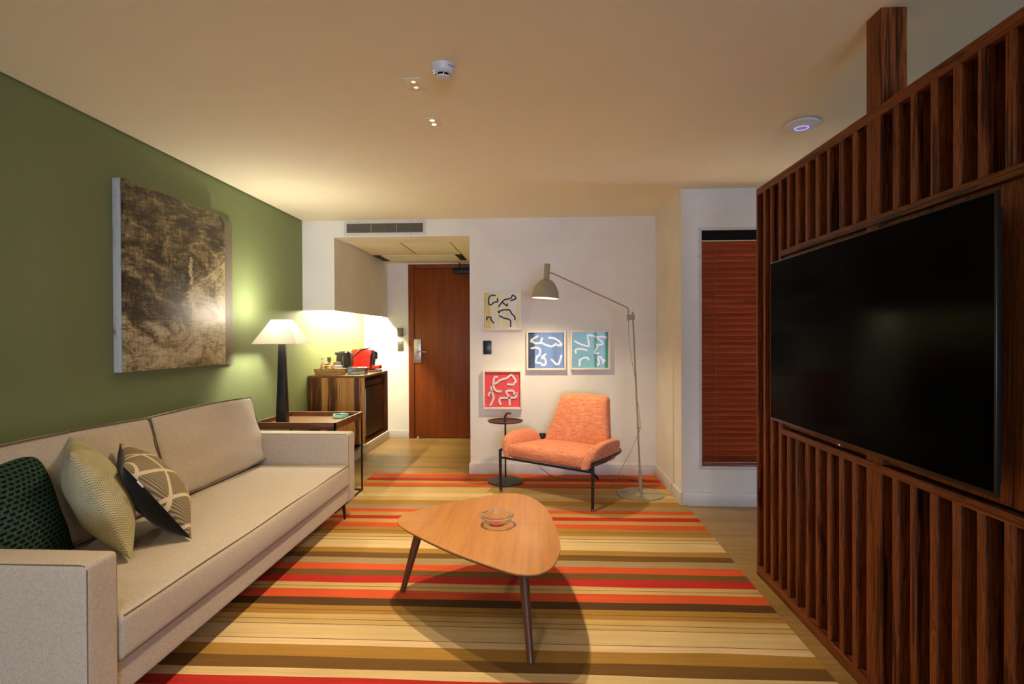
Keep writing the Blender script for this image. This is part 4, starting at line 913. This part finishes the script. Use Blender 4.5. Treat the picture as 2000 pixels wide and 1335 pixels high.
# ================================================================= SMALL ROUND TABLE
rt = root('round_side_table', 'small round dark tray table with a hooked handle beside the coral armchair', 'side table', (-.298, 4.755, ZF))
Mx = Matrix.Translation((-.298, 4.755, 0)); m_bronze = plain('dark_bronze', (.055, .03, .022), .38, .4); m_base2 = plain('dark_grey_base', (.05, .044, .035), .5)
p = NB(); lathe(p, [(0, ZF), (.145, ZF), (.152, ZF+.006), (.148, ZF+.018), (.11, ZF+.034), (.06, ZF+.042), (0, ZF+.044)], 44, Mx); part('base', p, m_base2, rt)
p = NB(); tube(p, [(-.298, 4.755, ZF+.04), (-.298, 4.755, .525)], .0075, 12); part('stem', p, m_black, rt)
p = NB(); lathe(p, [(0, .520), (.08, .520), (.145, .530), (.155, .541), (.153, .543), (.142, .536), (.08, .530), (0, .530)], 44, Mx); part('tray', p, m_bronze, rt)
p = NB(); tube(p, smoothpath([(-.298, 4.755, .525), (-.298, 4.755, .575), (-.288, 4.752, .597), (-.268, 4.746, .606), (-.246, 4.74, .603)], 5), [.011]*8+[.0105]*8+[.0095]*5, 12); part('handle', p, wood('brown_leather_handle', [(.3, (.09, .025, .012)), (.7, (.2, .06, .03))], 'z', 2, .4, .5, False), rt, 'brown hooked handle')

# ================================================================= FLOOR LAMP
fl = root('floor_lamp', 'tall olive grey floor lamp with a bell shade reaching over the coral armchair', 'floor lamp', (.794, 4.42, ZF))
FY = 4.43
p = NB(); lathe(p, [(0, ZF), (.181, ZF), (.184, ZF+.003), (.182, ZF+.008), (0, ZF+.009)], 64, Matrix.Translation((.794, 4.42, 0))); part('base', p, m_lampgrey, fl)
p = NB(); tube(p, [(.796, 4.42, ZF+.008), (.790, 4.42, .20)], .0135, 16); part('socket_sleeve', p, m_lampgrey, fl)
p = NB(); tube(p, [(.790, 4.42, .19), (.738, FY, 1.455)], [.0075, .0065], 12); part('pole', p, m_lampgrey, fl)
p = NB(); box(p, .694, .754, FY-.012, FY+.012, 1.39, 1.432, .003); part('joint', p, m_lampgrey, fl)
HX, HY = .048, 4.47
p = NB(); tube(p, smoothpath([(.706, FY, 1.38), (.704, FY, 1.465), (.694, FY, 1.487), (.66, FY+.002, 1.506), (.40, FY+.018, 1.630), (.13, HY-.003, 1.760), (.105, HY, 1.771), (.082, HY, 1.775), (.06, HY, 1.775)], 5), .0058, 10); part('arm', p, m_lampgrey, fl)
Mh = Matrix.Translation((HX, HY, 1.572)) @ Matrix.Rotation(radians(3.5), 4, 'Y')
p = NB(); lathe(p, [(.028, .145), (.026, .150), (.0235, .155), (.0235, .272), (.021, .276), (0, .276)], 32, Mh); part('head', p, m_lampgrey, fl)
p = NB(); lathe(p, [(.109, .0), (.1085, .02), (.102, .055), (.090, .085), (.072, .115), (.050, .138), (.028, .150), (0, .151)], 48, Mh); part('lamp_shade', p, m_lampgrey, fl)
p = NB(); lathe(p, [(.1088, -.0008), (.1065, -.0008), (.105, .02), (.099, .055), (.087, .083), (.069, .112), (.047, .134), (0, .146)], 48, Mh); part('shade_lining', p, m_inner, fl, 'white inside of the shade')
p = NB(); lathe(p, [(0, .035), (.016, .04), (.024, .06), (.018, .085), (.012, .13), (0, .13)], 20, Mh); part('bulb', p, m_bulb, fl)
lamp('bulb_light', 'SPOT', Mh @ Vector((0, 0, .030)), P_FLOOR, WARM, fl, spot_size=radians(150), spot_blend=.9, shadow_soft_size=.03, aim=Mh.to_3x3() @ Vector((0, 0, -1)))
cable = smoothpath([(.706, FY, 1.385), (.708, FY-.01, 1.25), (.725, FY-.008, 1.10), (.745, FY-.010, .98), (.757, FY-.01, .90), (.772, FY-.012, .75), (.786, FY-.014, .66), (.792, FY-.012, .56), (.785, FY-.012, .50), (.760, FY-.01, .45), (.715, FY-.01, .34), (.64, FY-.005, .20), (.61, FY, .13), (.60, FY+.05, .06), (.605, FY+.08, .028), (.62, FY+.06, ZF+.006), (.66, FY+.03, ZF+.0105), (.70, FY+.02, ZF+.012)], 5)
p = NB(); tube(p, cable, .0022, 6); part('cable', p, plain('grey_cable', (.35, .30, .22), .5), fl, 'thin cable drooping from the pole')
p = NB(); tube(p, [(.776+.012*cos(k*pi/8), 4.425+.012*sin(k*pi/8), .535) for k in range(17)], .0028, 6); box(p, .787, .802, 4.42, 4.43, .532, .538, .001); part('cable_clip', p, m_lampgrey, fl)
# loose cord along the wall
p = NB(); cc = smoothpath([(-.005, YB-.012, .335), (-.008, 5.03, .16), (.0, 5.0, .09), (.09, 4.93, .03), (.22, 4.87, ZF+.003), (.42, 4.86, ZF+.003), (.60, 4.86, ZF+.003), (.80, 4.85, ZF+.003), (.86, 4.70, ZF+.003), (.85, 4.61, ZF+.003)], 6); tube(p, cc, .0024, 6)
single('power_cord', p, plain('dark_cord', (.06, .05, .04), .6), 'thin dark cord running from the socket across the rug behind the coral armchair', 'cord', (.3, 4.9, ZF))

# ================================================================= SLATTED SCREEN, TV
XP = 1.142; SD = .075
sc_ = root('slatted_room_divider', 'dark rosewood slatted divider carrying the television, with a post up to the ceiling', 'room divider', (1.18, 1.6, 0))
YE = .25
p = NB(); box(p, XP, XP+SD, YE, 2.975, 0, .052, .001); part('bottom_rail', p, m_rosey, sc_)
p = NB(); box(p, XP, XP+SD, YE, 2.975, 1.990, 2.026, .001); part('top_rail', p, m_rosey, sc_)
p = NB(); box(p, XP, XP+SD, 2.955, 2.975, .052, 1.99, .001); part('end_stile', p, m_rose, sc_)
p = NB(); box(p, XP+.001, XP+.085, 1.912, 1.996, 0, H-.001, .001); part('ceiling_post', p, m_rose, sc_)
p = NB(); box(p, XP+SD-.008, XP+SD, YE, 2.955, .052, 1.99); part('back_panel', p, m_rosedark, sc_)
ZU, ZL = 1.631, .819
p = NB(); box(p, XP-.002, XP+SD-.01, YE, 2.676, ZU, ZU+.028, .001); part('upper_rail', p, m_rosey, sc_)
p = NB(); box(p, XP-.002, XP+SD-.01, YE, 2.676, ZL-.027, ZL, .001); part('lower_rail', p, m_rosey, sc_)
p = NB(); box(p, XP+.012, XP+.022, YE, 2.664, ZL+.010, ZU-.002, .001); part('television_panel', p, m_rose, sc_)
cent = [2.873, 2.788, 2.692, 2.603, 2.517, 2.426, 2.338, 2.247, 2.157, 2.068, 1.838, 1.752, 1.665, 1.577, 1.490, 1.405]
while cent[-1] > .34: cent.append(cent[-1]-.087)
for c in cent:
    if c > 2.68:
        p = NB(); box(p, XP, XP+SD-.008, c-.0125, c+.0125, .052, 1.99, .0008); part('slat', p, m_rose, sc_)
    else:
        p = NB(); box(p, XP, XP+SD-.008, c-.0135, c+.0135, .052, ZL-.027, .0008); part('slat', p, m_rose, sc_)
        p = NB(); box(p, XP, XP+SD-.008, c-.0125, c+.0125, ZU+.028, 1.99, .0008); part('slat', p, m_rose, sc_)
TX = 1.082
tv = root('television', 'large black flat television mounted on the slatted divider', 'television', (TX, 1.99, 1.23))
a0, a1, c0, c1 = 1.368, 2.652, .865, 1.597
t_bez = plain('tv_bezel', (.03, .025, .02), .3, .5); t_scr = NT('tv_screen'); t_scr.set(.12, 0, .007, (.002, .002, .002))
p = NB(); box(p, TX, TX+.012, a0, a1, c0, c1, .002); part('bezel', p, t_bez, tv)
p = NB(); box(p, TX-.001, TX+.002, a0+.006, a1-.006, c0+.012, c1-.006); part('screen', p, t_scr.m, tv)
p = NB(); box(p, TX+.012, TX+.042, a0+.03, a1-.03, c0+.02, c1-.03, .008, 3); part('rear_housing', p, m_darkplas, tv)
p = NB(); box(p, TX+.042, XP+.0115, 1.80, 2.20, 1.08, 1.40, .002); part('wall_bracket', p, m_black, tv)
p = NB(); box(p, TX-.001, TX+.006, 2.03, 2.075, c0-.012, c0, .002); br_ = part('sensor', p, m_darkplas, tv)
p = NB(); box(p, TX-.002, TX, 2.05, 2.054, c0-.008, c0-.004); part('standby_light', p, emit('standby_red', (1, .25, .2), 1.5), br_, 'tiny reddish standby light')

# ================================================================= BLIND
bl = root('venetian_blind', 'closed reddish wood venetian blind in the window beside the slatted divider', 'blind', (1.82, YW+.03, wz0))
m_blind = wood('red_blind_wood', [(.3, (.14, .025, .007)), (.5, (.23, .045, .012)), (.7, (.31, .07, .019))], 'x', 1.2, .38, .22, False, None, .05)
p = NB(); box(p, wx0+.002, wx1-.002, YW+.004, YW+.055, 1.968, 2.038, .002); part('headrail', p, m_dark, bl, 'black headrail')
p = NB(); n_s = 39; z_top, z_bot = 1.955, .345
for k in range(n_s):
    z = z_bot+(z_top-z_bot)*k/(n_s-1)
    box(p, wx0+.005, wx1-.005, -.0275, .0275, -.0012, .0012, .0006, 1, M=Matrix.Translation((0, YW+.030, z)) @ Matrix.Rotation(radians(-66), 4, 'X'))
part('slats', p, m_blind, bl)
p = NB(); box(p, wx0+.004, wx1-.004, YW+.012, YW+.046, .300, .316, .003); part('bottom_rail', p, m_blind, bl)
p = NB(); box(p, wx0+.004, wx1-.004, YW+.003, YW+.009, 1.960, 1.967); part('valance_edge', p, plain('pale_gold_edge', (.6, .48, .28), .4, .3), bl, 'pale line under the headrail')
p = NB(); tube(p, [(1.300, YW+.000, 1.96), (1.299, YW+.000, .31)], .0016, 6); part('ladder_cord', p, plain('red_cord', (.25, .07, .035), .7), bl)

# ================================================================= CURTAIN BEHIND THE CAMERA
p = NB(); t = NB(); n = 150; prev = None
for k in range(n+1):
    x = bx0-.15+(bx1-bx0+.3)*k/n; y = YN+.10+.03*sin(k*.62)+.012*sin(k*1.7); a = t.verts.new((x, y, .02)); c = t.verts.new((x, y, 2.30))
    if prev: t.faces.new((prev[0], a, c, prev[1]))
    prev = (a, c)
join(p, t); single('sheer_curtain', p, m_sheer, 'pale sheer curtain over the window behind the camera', 'curtain', ((bx0+bx1)/2, YN+.1, .02))
